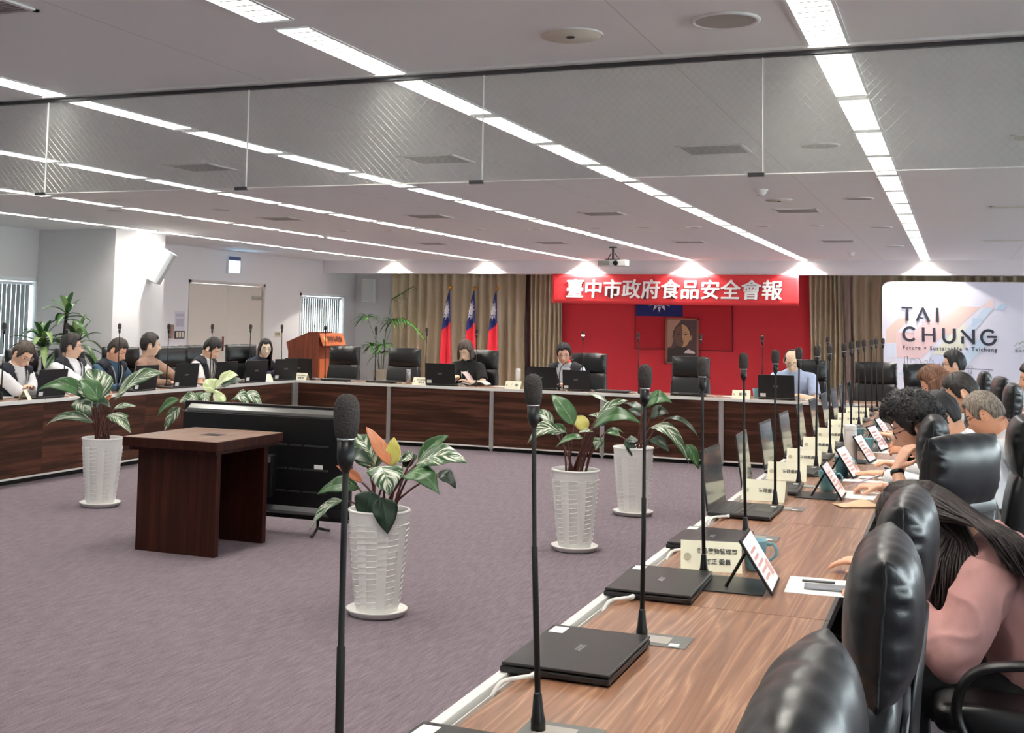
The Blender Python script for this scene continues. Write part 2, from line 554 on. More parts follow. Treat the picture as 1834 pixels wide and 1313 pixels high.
# double door in the left wall
d = MB()
y0, y1, z1 = DR
d.box(XL - 0.19, XL + 0.02, y0, y0 + 0.05, 0, z1).box(XL - 0.19, XL + 0.02, y1 - 0.05, y1, 0, z1).box(XL - 0.19, XL + 0.02, y0, y1, z1 - 0.05, z1)
df = struct(d.build('door_1', M['door']))
ym = (y0 + y1) / 2
for a, b in ((y0 + 0.055, ym - 0.004), (ym + 0.004, y1 - 0.055)):
    MB().box(XL - 0.07, XL - 0.02, a, b, 0.01, z1 - 0.055).build('door_leaf', M['door'], df, bev=0.003)
hb = MB()
hb.box(XL - 0.02, XL - 0.012, ym - 0.13, ym - 0.07, 0.95, 1.2)
hb.tube([(XL - 0.015, ym - 0.1, 1.04), (XL + 0.045, ym - 0.1, 1.04), (XL + 0.045, ym - 0.26, 1.04)], 0.011)
hb.tube([(XL - 0.015, ym + 0.1, 1.04), (XL + 0.045, ym + 0.1, 1.04), (XL + 0.045, ym + 0.24, 1.04)], 0.011)
hb.build('door_handle', M['chrome'], df)
cl = MB().box(XL - 0.02, XL + 0.03, y1 - 0.4, y1 - 0.08, 1.86, 1.93)
cl.build('door_closer', M['alu'], df)

# ---------------------------------------------------------------- ceiling lights: six lines of recessed louvre fixtures
def make_light():
    t = thing('ceiling_light')
    h = MB()
    L = 0.48; Wd = 0.075
    h.box(-Wd, -Wd + 0.002, -L, L, 0, 0.14).box(Wd - 0.002, Wd, -L, L, 0, 0.14).box(-Wd, Wd, -L, L, 0.138, 0.14)
    h.box(-Wd, Wd, -L, -L + 0.003, 0, 0.14).box(-Wd, Wd, L - 0.003, L, 0, 0.14)
    h.box(-Wd - 0.01, -Wd + 0.004, -L, L, -0.004, 0).box(Wd - 0.004, Wd + 0.01, -L, L, -0.004, 0)
    h.build('housing', M['louver'], t)
    MB().box(-0.05, 0.05, -L + 0.02, L - 0.02, 0.085, 0.11).build('lamp_tube', M['tubeglow'], t)
    g = MB()
    for k in range(12):
        y = -L + (k + 1) * 2 * L / 13
        g.prism([(y - 0.006, 0.002), (y + 0.006, 0.002), (y + 0.0015, 0.03), (y - 0.0015, 0.03)], 0, -Wd + 0.003, Wd - 0.003)
    g.build('louver', M['blade'], t)
    return t
lt0 = make_light()
first = True
LNAME = ['nearest the right wall', 'second from the right', 'third from the right', 'third from the left', 'second from the left', 'nearest the left wall']
LMIN = [1.2, 1.2, 3.2, 5.4, 7.4, 9.4]
for k, x in enumerate(LX):
    y = 9.55 + 0.55 - 1.1 * 11
    while y < YS - 0.4:
        if y > LMIN[k]:
            l = 'white recessed louvre light in the ceiling line %s' % LNAME[k]
            if first:
                lt0.location = (x, y, CH); tag(lt0, l, 'ceiling light', 'louvre lights of the ceiling line ' + LNAME[k]); first = False
            else:
                dup(lt0, (x, y, CH), label=l, group='louvre lights of the ceiling line ' + LNAME[k])
        y += 1.1

# downlights washing the soffit
for k, x in enumerate(LX):
    nm = ['rightmost', 'second from the right', 'third from the right', 'third from the left', 'second from the left', 'leftmost'][k]
    t = thing('downlight', (x, YS - 0.11, CH), 0, 'round recessed downlight washing the soffit over the far end, %s of six' % nm, 'downlight', 'downlights along the soffit')
    MB().lathe([(0.05, -0.006), (0.062, -0.006), (0.062, 0.0), (0.05, 0.0)], 20, closed=False).build('trim_ring', M['white'], t, smooth=True)
    MB().lathe([(0.001, 0.0), (0.05, 0.0)], 20, closed=False).build('lamp', mat('downlight_glow', (255, 255, 255), emit=(255, 244, 226), estr=30) if k == 0 else bpy.data.materials['downlight_glow'], t)
    ld = bpy.data.lights.new('downlight_beam', 'SPOT')
    ld.energy = SPOTW; ld.spot_size = radians(124); ld.spot_blend = 0.12; ld.color = (1, 0.95, 0.87)
    ld.shadow_soft_size = 0.03
    lo = bpy.data.objects.new('downlight_beam', ld); COL.objects.link(lo); lo.parent = t; lo.location = (0, 0, -0.015)

t = thing('downlight', (-10.24, 13.96, CH), 0, 'round recessed downlight washing the white column at left', 'downlight')
MB().lathe([(0.05, -0.006), (0.062, -0.006), (0.062, 0.0), (0.05, 0.0)], 20, closed=False).build('trim_ring', M['white'], t, smooth=True)
MB().lathe([(0.001, 0.0), (0.05, 0.0)], 20, closed=False).build('lamp', bpy.data.materials['downlight_glow'], t)
ld = bpy.data.lights.new('downlight_beam', 'SPOT')
ld.energy = SPOTW * 1.1; ld.spot_size = radians(96); ld.spot_blend = 0.15; ld.color = (1, 0.96, 0.9); ld.shadow_soft_size = 0.03
lo = bpy.data.objects.new('downlight_beam', ld); COL.objects.link(lo); lo.parent = t; lo.location = (0, 0, -0.015)

# vents, speakers and detectors in the ceiling
def vent(x, y, sx, sy, label, pale=False):
    t = thing('ceiling_vent', (x, y, CH), 0, label, 'ceiling vent', 'square ceiling vents' if not pale else 'pale slot vents')
    f = MB()
    e = 0.022
    for a, b, c_, d_ in ((-sx, sx, -sy, -sy + e), (-sx, sx, sy - e, sy), (-sx, -sx + e, -sy, sy), (sx - e, sx, -sy, sy)):
        f.box(a, b, c_, d_, -0.008, 0.002)
    f.build('frame', M['white'], t)
    g = MB()
    n = int(2 * sy / 0.028)
    for k in range(n):
        yy = -sy + e + (k + 0.5) * (2 * sy - 2 * e) / n
        g.box(-sx + e, sx - e, yy - 0.009, yy + 0.003, -0.007, -0.004)
    g.build('grille', M['vent'] if not pale else M['offwhite'], t)
    MB().box(-sx + e, sx - e, -sy + e, sy - e, -0.0025, -0.001).build('duct', M['ventd'] if not pale else M['vent'], t)
rows = {3.35: 'nearest', 7.85: 'just behind the glass strip', 12.25: 'mid-room', 16.7: 'towards the far wall'}
colsv = {-1.43: 'first column from the right', -3.38: 'second column from the right', -5.35: 'third column from the right', -7.22: 'fourth column from the right'}
for vx, cn in colsv.items():
    for vy, rn in rows.items():
        if vy < 4 and vx > -3 or vy < 4 and vx < -4 or (vx < -7 and vy < 8): continue
        vent(vx, vy, 0.21, 0.21, 'square grey ceiling vent, %s row, %s' % (rn, cn))
for vy, rn in ((7.8, 'nearest'), (12.2, 'middle'), (16.75, 'farthest')):
    vent(0.78, vy, 0.48, 0.11, 'pale slot vent at right ceiling edge, %s of three' % rn, True)

def disc(x, y, r, label, kind):
    t = thing({'speaker': 'ceiling_speaker', 'access': 'ceiling_sensor', 'detector': 'smoke_detector', 'sprinkler': 'recessed_downlight'}[kind], (x, y, CH), 0, label,
              {'speaker': 'ceiling speaker', 'access': 'ceiling sensor', 'detector': 'smoke detector', 'sprinkler': 'downlight'}[kind])
    if kind == 'speaker':
        MB().lathe([(r * 0.86, -0.004), (r * 0.9, -0.009), (r, -0.007), (r * 1.01, 0.0)], 32, closed=False).build('ring', M['white'], t, smooth=True)
        MB().lathe([(r * 0.88, -0.002), (r * 0.88, -0.005)], 32).build('grille', M['vent'], t)
    elif kind == 'access':
        MB().lathe([(r * 0.001, -0.012), (r * 0.9, -0.010), (r * 0.95, -0.004)], 32, closed=False).build('cover', M['offwhite'], t, smooth=True)
        MB().lathe([(r * 0.92, -0.002), (r, -0.006), (r * 1.01, 0.0)], 32, closed=False).build('ring', M['white'], t, smooth=True)
        MB().ball((0.0, -0.01, -0.012), (0.018, 0.018, 0.006)).build('lens', M['black'], t)
    elif kind == 'detector':
        MB().lathe([(0.028, -0.05), (0.032, -0.046), (0.045, -0.03), (0.05, -0.012), (0.058, -0.01), (0.058, 0.0)], 24).build('body', M['white'], t, smooth=True)
        MB().lathe([(0.02, -0.056), (0.02, -0.049)], 16).build('chamber', M['vent'], t)
    else:
        MB().lathe([(r * 0.8, -0.001), (r * 0.85, -0.006), (r, -0.005), (r * 1.01, 0.0)], 24, closed=False).build('ring', M['white'], t, smooth=True)
        MB().lathe([(r * 0.8, -0.0005), (r * 0.8, -0.002)], 24).build('baffle', M['vent'], t)
for y, n in ((4.5, 'nearest'), (7.85, 'second'), (11.2, 'third'), (14.45, 'fourth'), (17.85, 'farthest')):
    disc(-0.78, y, 0.128, 'round grey ceiling speaker beside right light line, %s of its row' % n, 'speaker')
disc(-1.39, 4.55, 0.125, 'round cream ceiling sensor with black centre, near front', 'access')
disc(-1.46, 11.2, 0.125, 'round cream ceiling sensor beyond the glass strip', 'access')
disc(-1.49, 10.3, 0, 'white smoke detector beyond the glass strip near the right light line', 'detector')
disc(-1.46, 19.3, 0, 'white smoke detector near the soffit at right', 'detector')
disc(-7.9, 14.6, 0, 'white smoke detector on left half of ceiling', 'detector')
for k, x in enumerate((-1.45, -2.03, -2.81, -3.39, -3.99, -4.75, -5.5, -6.1, -6.75, -7.4)):
    disc(x, 14.15, 0.085, 'small round unlit downlight, %s from the right in the mid-ceiling row' % ['first', 'second', 'third', 'fourth', 'fifth', 'sixth', 'seventh', 'eighth', 'ninth', 'tenth'][k], 'sprinkler')
disc(-8.6, 11.0, 0.11, 'round unlit downlight at left of ceiling beyond glass strip', 'sprinkler')
disc(-7.28, 11.1, 0.11, 'round unlit downlight at left, right-hand one of two beyond glass strip', 'sprinkler')

# ---------------------------------------------------------------- glass smoke curtain under the ceiling
YG = 5.06
rail = MB().box(-7.2, 3.1, YG - 0.05, YG + 0.02, CH - 0.012, CH + 0.001)
struct(rail.build('trim_2', M['white']))
struct(MB().box(-7.2, 3.1, YG - 0.012, YG + 0.012, CH - 0.03, CH - 0.0125).build('trim_3', M['steel']))
GX = [-6.87 + 1.23 * k for k in range(9)]
GL = ['outside left', 'leftmost', 'second from left', 'third from left', 'middle', 'second from right', 'rightmost', 'far right']
for i in range(1, 7):
    a, b = GX[i], GX[i + 1]
    t = thing('glass_panel', ((a + b) / 2, YG, 2.19), 0, 'hanging wired-glass smoke curtain panel under the ceiling, %s of six' % GL[i], 'glass panel', 'wired glass smoke curtain')
    hw = (b - a) / 2 - 0.004; hh = 0.48
    MB().box(-hw, hw, -0.004, 0.004, 0, hh).build('pane', M['curtain_glass'], t)
    wm = MB()
    stp = 0.036
    for sgn in (1, -1):
        k = -hh
        while k < 2 * hw:
            # wire from (x=-hw+k, z=0) rising at 45 degrees
            xa, xb = -hw + k, -hw + k + hh
            za, zb = 0.0, hh
            if xa < -hw: za += -hw - xa; xa = -hw
            if xb > hw: zb -= xb - hw; xb = hw
            if xb - xa > 0.01:
                p, q = (xa, 0, za), (xb, 0, zb)
                if sgn < 0: p, q = (-xa, 0, za), (-xb, 0, zb)
                wm.tube([p, q], 0.0005, n=4, cap=False)
            k += stp
    wm.build('wire_mesh', M['alu'], t)
    MB().box(hw - 0.0015, hw + 0.001, -0.005, 0.005, 0, hh).build('joint_strip', M['white'], t)
    MB().box(hw - 0.06, hw + 0.006, -0.008, 0.008, -0.012, 0.004).build('bracket', M['steel'], t)
    MB().box(-hw, hw, -0.0045, 0.0045, -0.004, 0.0).build('edge_strip', M['white'], t)
# ---------------------------------------------------------------- conference tables
TH = 0.75
def table(loc, rz, L, D, label, name='conference_table', post0=True, post1=True, group=None):
    """local x along the table, y=0 the inner edge with the screen panel, y=D the sitting edge"""
    t = thing(name, loc, rz, label, 'table', group)
    g = 0.0015
    MB().box(g, L - g, 0.058, D - 0.012, TH - 0.03, TH).build('tabletop', M['topwoodx'], t)
    MB().box(g, L - g, D - 0.012, D, TH - 0.03, TH).build('edge_band', M['black'], t)
    r = MB()
    r.box(0, L, 0.0, 0.026, TH - 0.03, TH + 0.004).box(0, L, 0.026, 0.055, TH - 0.045, TH - 0.03).box(0, L, 0.036, 0.039, TH - 0.03, TH - 0.006)
    r.build('edge_rail', M['aluw'], t, bev=0.002)
    MB().box(0.0, L, 0.015, 0.035, 0.06, TH - 0.03).build('front_panel', M['darkwood'], t)
    b = MB().box(0, L, 0.008, 0.04, 0.045, 0.062)
    b.build('bottom_strip', M['aluw'], t)
    MB().box(0, L, 0.05, 0.07, 0.0, 0.06).build('plinth', M['matte_black'], t)
    for flag, x in ((post0, 0.0), (post1, L)):
        p = MB()
        if flag:
            s = 0.05 if x == 0 else -0.05
            a, b_ = min(x, x + s), max(x, x + s)
            p.box(a, b_, -0.004, 0.05, 0.03, TH - 0.03)
            for q in (0.3, 0.7):
                xx = a + (b_ - a) * q
                p.box(xx - 0.004, xx + 0.004, -0.009, -0.003, 0.03, TH - 0.03)
            p.tube([(x + s / 2, 0.02, 0.0), (x + s / 2, 0.02, 0.03)], 0.018)
        if p.v: p.build('post', M['alu'], t)
    for x in (0.03, L - 0.05):
        MB().box(x, x + 0.022, 0.08, D - 0.42, 0.02, TH - 0.03).build('side_panel', M['darkwood'], t)
    return t
FN = ['leftmost', 'second from the left', 'middle', 'fourth from the left', 'fifth from the left']
for k in range(5):
    table((-7.9 + 1.37 * k, 13.88, 0), 0, 1.37, 0.66, 'dark wood front table section facing the camera, %s of five' % FN[k], post0=k == 0, group='front row of table sections')
table((-1.05, 13.88, 0), 0, 0.71, 0.66, 'short table section closing the corner of the front and right rows', name='corner_table', post0=False, post1=False)
LN = ['farthest, by the corner post', 'second from the corner', 'third from the corner', 'nearest, at the left frame edge']
for k in range(4):
    table((-7.9, 12.32 - 1.56 * k, 0), pi / 2, 1.558, 0.66, 'dark wood section of the left-hand table row, %s' % LN[k], post0=False, post1=k == 0, group='left row of table sections')
t = thing('corner_table', (-8.56, 13.885, 0), 0, 'square corner table piece joining left and front rows', 'table')
MB().box(0, 0.655, 0, 0.655, TH - 0.03, TH).build('tabletop', M['topwoodx'], t)
MB().box(0.0, 0.03, 0.03, 0.62, 0.0, TH - 0.03).box(0.03, 0.62, 0.62, 0.65, 0, TH - 0.03).build('leg_frame', M['darkwood'], t)
RN = ['nearest the camera', 'second from the camera', 'third from the camera', 'fourth from the camera', 'fifth from the camera', 'sixth from the camera', 'seventh from the camera', 'farthest from the camera']
for k in range(8):
    y1 = 3.64 + 1.69 * (k - 1) if k < 7 else 13.875
    y0 = 3.64 + 1.69 * (k - 2)
    table((-1.0, y1, 0), -pi / 2, y1 - y0, 0.66, 'walnut-topped section of the right-hand table row, %s' % RN[k], post0=False, post1=True, group='right row of table sections')

# ---------------------------------------------------------------- far wall: red panel, curtains, flag board, portrait, banner
rp = MB().box(-7.4, -2.2, 22.98, 23.05, 0, 2.6)
o = rp.build('red_panel', M['red']); tag(o, 'wide red fabric panel on the far wall behind the empty middle chair', 'wall panel')

def curtain(name, x0, x1, y, n, amp, m, label, z0=0.03, z1=2.56, seed=0):
    rnd = random.Random(seed)
    ph = [rnd.uniform(-0.5, 0.5) for _ in range(n * 2 + 4)]
    am = [amp * rnd.uniform(0.6, 1.25) for _ in range(n * 2 + 4)]
    def fn(u, v):
        t = u * n
        i = int(t)
        a = am[i] * (1 - (t - i)) + am[i + 1] * (t - i)
        p = ph[i] * (1 - (t - i)) + ph[i + 1] * (t - i)
        s = sin(2 * pi * t + p)
        s = math.copysign(abs(s) ** 0.75, s)
        k = 0.75 + 0.25 * cos(v * pi * 0.5)
        return (x0 + (x1 - x0) * u + 0.012 * sin(v * 5 + i), y - a * s * k, z0 + (z1 - z0) * v)
    mb = MB(); mb.grid(fn, n * 14, 10)
    o = mb.build(name, m, smooth=True, solid=0.004)
    tag(o, label, 'curtain')
    return o
curtain('curtain', -10.78, -7.86, 22.86, 15, 0.075, M['curtain'], 'wide taupe curtain hanging behind the three flags', seed=1)
curtain('curtain', -7.86, -7.74, 22.93, 2, 0.02, M['curtaind'], 'narrow dark brown curtain edge left of the red panel', seed=2)
curtain('curtain', -7.74, -7.1, 22.84, 7, 0.07, M['curtain'], 'taupe curtain gathered at the left edge of the red panel', seed=3)
curtain('curtain', -2.44, -1.86, 22.82, 7, 0.07, M['curtain'], 'taupe curtain gathered at the right edge of the red panel', seed=4)
M['curtain_pink'] = mat('curtain_pinkish', (212, 184, 170), 0.85, bump=0.1, bscale=400)
curtain('curtain', -1.86, -1.74, 22.95, 1, 0.02, M['curtain_pink'], 'pale pinkish curtain edge between two taupe curtains', seed=5)
curtain('curtain', -1.70, 3.4, 22.86, 26, 0.07, M['curtain'], 'taupe curtain hanging behind the white backdrop board', seed=6)

# flag in a flat frame on the red panel
t = thing('flag_board', (-4.755, 22.965, 1.1), 0, 'framed flag on the red panel, blue corner with white sun', 'flag')
MB().box(-0.905, 0.905, -0.012, 0.012, 0, 1.22).build('red_field', mat('flag_board_red', (188, 34, 44), 0.75, bump=0.1, bscale=300), t)
MB().box(-0.905, -0.005, -0.0135, -0.012, 0.61, 1.22).build('blue_corner', M['navy'], t)
def sun(mb, c, R, y, axis='y'):
    pts = [(c[0] + R * 0.5 * cos(a * pi / 16), c[1] + R * 0.5 * sin(a * pi / 16)) for a in range(32)]
    mb.prism(pts, 1, y, y + 0.001)
    for k in range(12):
        a = k * pi / 6 + pi / 2
        p = [(c[0] + R * cos(a), c[1] + R * sin(a))]
        for s in (-1, 1):
            p.append((c[0] + R * 0.57 * cos(a + s * 0.25), c[1] + R * 0.57 * sin(a + s * 0.25)))
        mb.prism(p, 1, y, y + 0.001)
sm = MB(); sun(sm, (-0.455, 0.92), 0.235, -0.0147); sm.build('white_sun', M['flagwhite'], t)
fr = MB()
for a, b, c_, d_ in ((-0.925, -0.905, -0.02, 1.24), (0.905, 0.925, -0.02, 1.24), (-0.925, 0.925, -0.02, 0), (-0.925, 0.925, 1.22, 1.24)):
    fr.box(a, b, -0.02, 0.012, c_, d_)
fr.build('frame', mat('frame_dark_red', (112, 20, 24), 0.5), t)

# portrait leaning in front of the panel
t = thing('portrait', (-4.76, 22.9, 0.82), 0, 'brown-framed portrait of a man in dark jacket on the red panel', 'picture')
PW, PH = 0.31, 0.86
pf = MB()
for a, b, c_, d_ in ((-PW, -PW + 0.035, 0, PH), (PW - 0.035, PW, 0, PH), (-PW, PW, 0, 0.035), (-PW, PW, PH - 0.035, PH)):
    pf.box(a, b, -0.03, 0.015, c_, d_)
pf.build('frame', mat('portrait_frame', (150, 106, 84), 0.5), t)
def flat(mb_pts, y, m, name, parent, th=0.001):
    return MB().prism(mb_pts, 1, y, y + th).build(name, m, parent)
MB().box(-PW + 0.03, PW - 0.03, -0.01, 0.0, 0.03, PH - 0.03).build('canvas', mat('portrait_dark_ground', (94, 72, 70), 0.6), t)
flat([(-0.275, 0.3), (-0.2, 0.33), (-0.17, 0.42), (-0.17, 0.62), (-0.1, 0.72), (-0.02, 0.825), (-0.275, 0.825)], -0.0112, mat('portrait_light_ground', (178, 144, 120), 0.6), 'light_ground', t)
flat([(-0.275, 0.04), (0.26, 0.04), (0.26, 0.2), (0.2, 0.26), (0.09, 0.29), (0.05, 0.34), (-0.1, 0.34), (-0.14, 0.3), (-0.275, 0.26)], -0.0124, mat('portrait_jacket', (66, 56, 54), 0.6), 'jacket', t)
flat([(0.04, 0.21), (0.24, 0.2), (0.24, 0.235), (0.12, 0.285), (0.06, 0.25)], -0.0136, mat('portrait_white', (222, 214, 206), 0.6), 'white_cloth', t)
def ell(cx, cz, rx, rz, n=28, a0=0, a1=2 * pi):
    return [(cx + rx * cos(a0 + (a1 - a0) * k / n), cz + rz * sin(a0 + (a1 - a0) * k / n)) for k in range(n)]
fc = ell(0.0, 0.53, 0.148, 0.215)
flat(ell(-0.16, 0.51, 0.024, 0.05), -0.0130, mat('portrait_skin_dark', (112, 84, 68), 0.6), 'ear', t)
flat(ell(0.158, 0.5, 0.022, 0.05), -0.0130, mat('portrait_skin_light', (196, 156, 116), 0.6), 'ear', t)
flat(ell(0.0, 0.57, 0.162, 0.195), -0.0136, mat('portrait_hair', (70, 52, 46), 0.6), 'hair', t)
flat(fc, -0.0148, bpy.data.materials['portrait_skin_light'], 'face', t)
flat([p for p in fc if p[0] < 0.01] + [(0.03, 0.40), (0.0, 0.47), (0.01, 0.6), (-0.01, 0.74)], -0.0160, bpy.data.materials['portrait_skin_dark'], 'face_shade', t)
ft = MB()
for x in (-0.062, 0.066):
    ft.prism(ell(x, 0.555, 0.034, 0.009, 14), 1, -0.0174, -0.0164)
    ft.prism([(x - 0.042, 0.585), (x, 0.596), (x + 0.042, 0.583), (x, 0.605)], 1, -0.0174, -0.0164)
ft.prism(ell(0.004, 0.435, 0.045, 0.008, 14), 1, -0.0174, -0.0164)
ft.prism([(-0.02, 0.47), (0.03, 0.47), (0.02, 0.482), (-0.01, 0.482)], 1, -0.0174, -0.0164)
ft.build('features', mat('portrait_features', (60, 42, 36), 0.6), t)

# banner
t = thing('banner', (-4.71, 21.62, 1.92), 0, 'long red banner with white characters hanging from the soffit', 'banner')
BW, BH = 2.215, 0.53
def bf(u, v):
    x = -BW + 2 * BW * u
    z = BH * v - 0.012 * sin(pi * u) * (1 - v) * 1.2
    y = 0.002 * sin(u * 23) * (1 - v) + 0.01 * sin(u * 7 + 1) + (0.05 * (1 - v) * max(0, (u - 0.94) / 0.06))
    return (x, y - 0.012, z)
mb = MB(); mb.grid(bf, 90, 8); mb.build('cloth', M['redbanner'], t, smooth=True, solid=0.002)
ba = text_mesh('lettering', '臺中市政府食品安全會報', 0.36, facing((0.0, 0, 0.268), (0, -1, 0)), M['flagwhite'], t, depth=0.002, bold=0.0, width=3.86, height=0.34, shear=0.06)
bb_ = text_mesh('lettering_shadow', '臺中市政府食品安全會報', 0.36, facing((0.012, 0, 0.258), (0, -1, 0)), mat('banner_dark', (92, 22, 34), 0.7), t, depth=0.0012, bold=0.006, width=3.885, height=0.352, shear=0.06)

src = ba.data
vs_ = [v_.co.copy() for v_ in src.vertices]; fs_ = [tuple(p.vertices) for p in src.polygons]
me_ = bpy.data.meshes.new('lettering'); va, fa = [], []
for i_, (dx, dy) in enumerate(((0, 0), (0.009, 0), (-0.009, 0), (0, 0.006), (0, -0.006), (0.006, 0.005), (-0.006, -0.005))):
    o0 = len(va)
    va += [(q.x + dx, q.y + dy, q.z - 0.0001 * i_) for q in vs_]; fa += [tuple(k + o0 for k in f) for f in fs_]
me_.from_pydata(va, [], fa); me_.materials.append(M['flagwhite']); ba.data = me_
for o_, off, sx in ((ba, 0.014, -0.03), (bb_, 0.007, -0.015)):
    mw = o_.matrix_local.copy()
    for v_ in o_.data.vertices:
        p = mw @ v_.co
        q = bf(min(1, max(0, (p.x + BW) / (2 * BW))), min(1, max(0, p.z / BH)))
        v_.co.z += -(q[1]) + off

# three flags on poles
def flag(x, y, label, turn):
    t = thing('flag', (x, y, 0), 0, label, 'flag', 'flags on poles')
    H = 2.2
    MB().lathe([(0.16, 0.0), (0.16, 0.02), (0.05, 0.05), (0.02, 0.07)], 20).build('base', M['gold'], t, smooth=False)
    MB().tube([(0, 0, 0.05), (0, 0, H - 0.02)], 0.011).build('pole', M['offwhite'], t, smooth=True)
    MB().ball((0, 0, H), 0.034).tube([(0, 0, H - 0.05), (0, 0, H - 0.03)], 0.02).build('finial', M['gold'], t, smooth=True)
    zt, zb = H - 0.05, 0.42
    nu, nv = 22, 150
    L = zt - zb
    def fn(u, v):
        d = v * L
        w_ = 0.012 + 0.20 * (1 - exp(-d / 0.42)) * (0.75 + 0.35 * v)
        bow = 0.035 * sin(pi * min(1, v * 1.2))
        x_ = -w_ * (1 - u) * 0.86 + w_ * 0.14 * u * 2.0 - 0.0
        fold = 0.035 * sin(u * pi * 2.6 + 0.4 + turn) * min(1, v * 3)
        z = zt - d - (0.12 * u * (1 if v > 0.75 else v / 0.75)) * (-0.6)
        if v > 0.94: z += 0.16 * abs(u - 0.35) * (v - 0.94) / 0.06
        return (x_, -0.03 - fold - bow * 0.5, z)
    mb = MB(); mb.grid(fn, nu, nv)
    mb.mi = []
    for j in range(nv):
        for i in range(nu):
            u, v = (i + 0.5) / nu, (j + 0.5) / nv
            d = v * L
            k = 0
            border = 0.80 - 0.13 * u
            if d > border: k = 1
            else:
                # sun, its centre near the left of the visible cloth
                ex, ez = (u - 0.34) * 0.2, (d - 0.40)
                r = sqrt((ex / 0.56) ** 2 + ez ** 2)
                if r < 0.1: k = 2
                elif 0.112 < r < 0.2:
                    a = (atan2(ez, ex / 0.56) / (2 * pi) * 12 + 0.5) % 1.0
                    if abs(a - 0.5) < 0.4 * (0.2 - r) / 0.088: k = 2
            mb.mi.append(k)
    mb.build('cloth', [M['navy'], M['flagred'], M['flagwhite']], t, smooth=True, solid=0.002)
flag(-9.22, 22.25, 'blue, red and white flag on a pole, leftmost of three', 0.0)
flag(-8.70, 22.25, 'blue, red and white flag on a pole, middle one behind a chair', 0.5)
flag(-8.24, 22.25, 'blue, red and white flag on a pole, rightmost of three', -0.4)

# ---------------------------------------------------------------- white backdrop board with lettering
t = thing('backdrop_board', (-1.154, 21.7, 0), 0, 'white printed backdrop board with TAI CHUNG lettering at far right', 'backdrop')
BWD, BHT, rr = 4.4, 2.35, 0.13
pts = [(0, 0.0), (BWD, 0.0)]
for k in range(9): pts.append((BWD - rr + rr * sin(pi / 2 * (1 - k / 8)), BHT - rr + rr * cos(pi / 2 * (1 - k / 8))))
for k in range(9): pts.append((rr - rr * sin(pi / 2 * k / 8), BHT - rr + rr * cos(pi / 2 * k / 8)))
MB().prism(pts, 1, 0.0, 0.04).build('board', mat('backdrop_print', (226, 224, 238), 0.55, vary=0.03, vscale=0.8), t)
def bp(zx, zy):
    return ((-0.86 + (zx / 6.252 - 54) * 0.008547) * 0.986 + 1.154, 1.57 + (0.37 - (zy / 6.252 - 59) * 0.00938) * 0.986)
art = [((224, 196, 186), [(150, 640), (300, 500), (450, 500), (290, 650), (270, 780), (150, 780)]),
       ((232, 200, 202), [(270, 660), (470, 660), (790, 355), (1050, 355), (1050, 420), (560, 950), (280, 940)]),
       ((230, 202, 194), [(740, 590), (990, 355), (1230, 365), (880, 690)]),
       ((236, 208, 210), [(1230, 370), (1380, 255), (1380, 370)]),
       ((234, 232, 216), [(880, 690), (1060, 540), (1060, 800), (960, 900), (680, 895)]),
       ((206, 218, 236), [(1050, 640), (1280, 370), (1380, 370), (1060, 740)]),
       ((190, 212, 232), [(1140, 485), (1275, 490), (1140, 590)]),
       ((188, 212, 232), [(1400, 395), (1460, 330), (1535, 330), (1475, 395)]),
       ((198, 214, 234), [(880, 890), (1050, 870), (1280, 640), (1300, 780), (1060, 1010), (880, 1010)]),
       ((214, 220, 236), [(150, 790), (265, 790), (265, 930), (150, 960)]),
       ((200, 218, 230), [(280, 1130), (350, 1080), (460, 1080), (400, 1130)]),
       ((200, 206, 230), [(680, 900), (880, 905), (760, 1010), (640, 1010)])]
for k, (c, pl) in enumerate(art):
    MB().prism([bp(*p) for p in pl], 1, -0.0006 * (k + 1), -0.0006 * (k + 1) + 0.0005).build('printed_shape', mat('print_%d' % k, c, 0.55), t)
YB0 = -0.0095
def stroke(mb, pl, w_, y=YB0, th=0.001, close=False):
    """flat ribbon along a polyline in board coordinates"""
    P = [Vector((bp(*p)[0], 0, bp(*p)[1])) for p in pl]
    n = len(P)
    y = y - 0.0004 * (len(mb.v) // 8 % 7)
    vs = []
    for i in range(n):
        a = P[max(i - 1, 0)]; b = P[min(i + 1, n - 1)]
        T = (b - a).normalized(); N = Vector((-T.z, 0, T.x)) * (w_ / 2)
        if 0 < i < n - 1:
            t1 = (P[i] - a).normalized(); cs = max(0.4, t1.dot(T)); N = N / cs
        vs += [P[i] + N + Vector((0, y, 0)), P[i] - N + Vector((0, y, 0)), P[i] + N + Vector((0, y + th, 0)), P[i] - N + Vector((0, y + th, 0))]
    fs = []
    for i in range(n - 1):
        a, b = 4 * i, 4 * i + 4
        fs += [(a, a + 1, b + 1, b), (a + 2, b + 2, b + 3, a + 3), (a, b, b + 2, a + 2), (a + 1, a + 3, b + 3, b + 1)]
    mb.add(vs, fs)
def arc(cx, cy, r, a0, a1, n=20, ry=None):
    return [(cx + r * cos(radians(a0 + (a1 - a0) * k / n)), cy - (ry or r) * sin(radians(a0 + (a1 - a0) * k / n))) for k in range(n + 1)]
W_ = 0.043
L = MB()
stroke(L, [(338, 382), (468, 382)], 0.03); stroke(L, [(405, 384), (405, 530)], W_)
stroke(L, [(513, 530), (585, 378)], 0.036); stroke(L, [(580, 378), (655, 535)], W_); stroke(L, [(548, 492), (592, 498)], 0.024)
stroke(L, [(748, 378), (748, 536)], W_)
stroke(L, arc(432, 676, 72, 40, 320), W_)
stroke(L, [(586, 598), (586, 758)], W_); stroke(L, [(710, 600), (710, 760)], W_); stroke(L, [(586, 682), (710, 682)], 0.034)
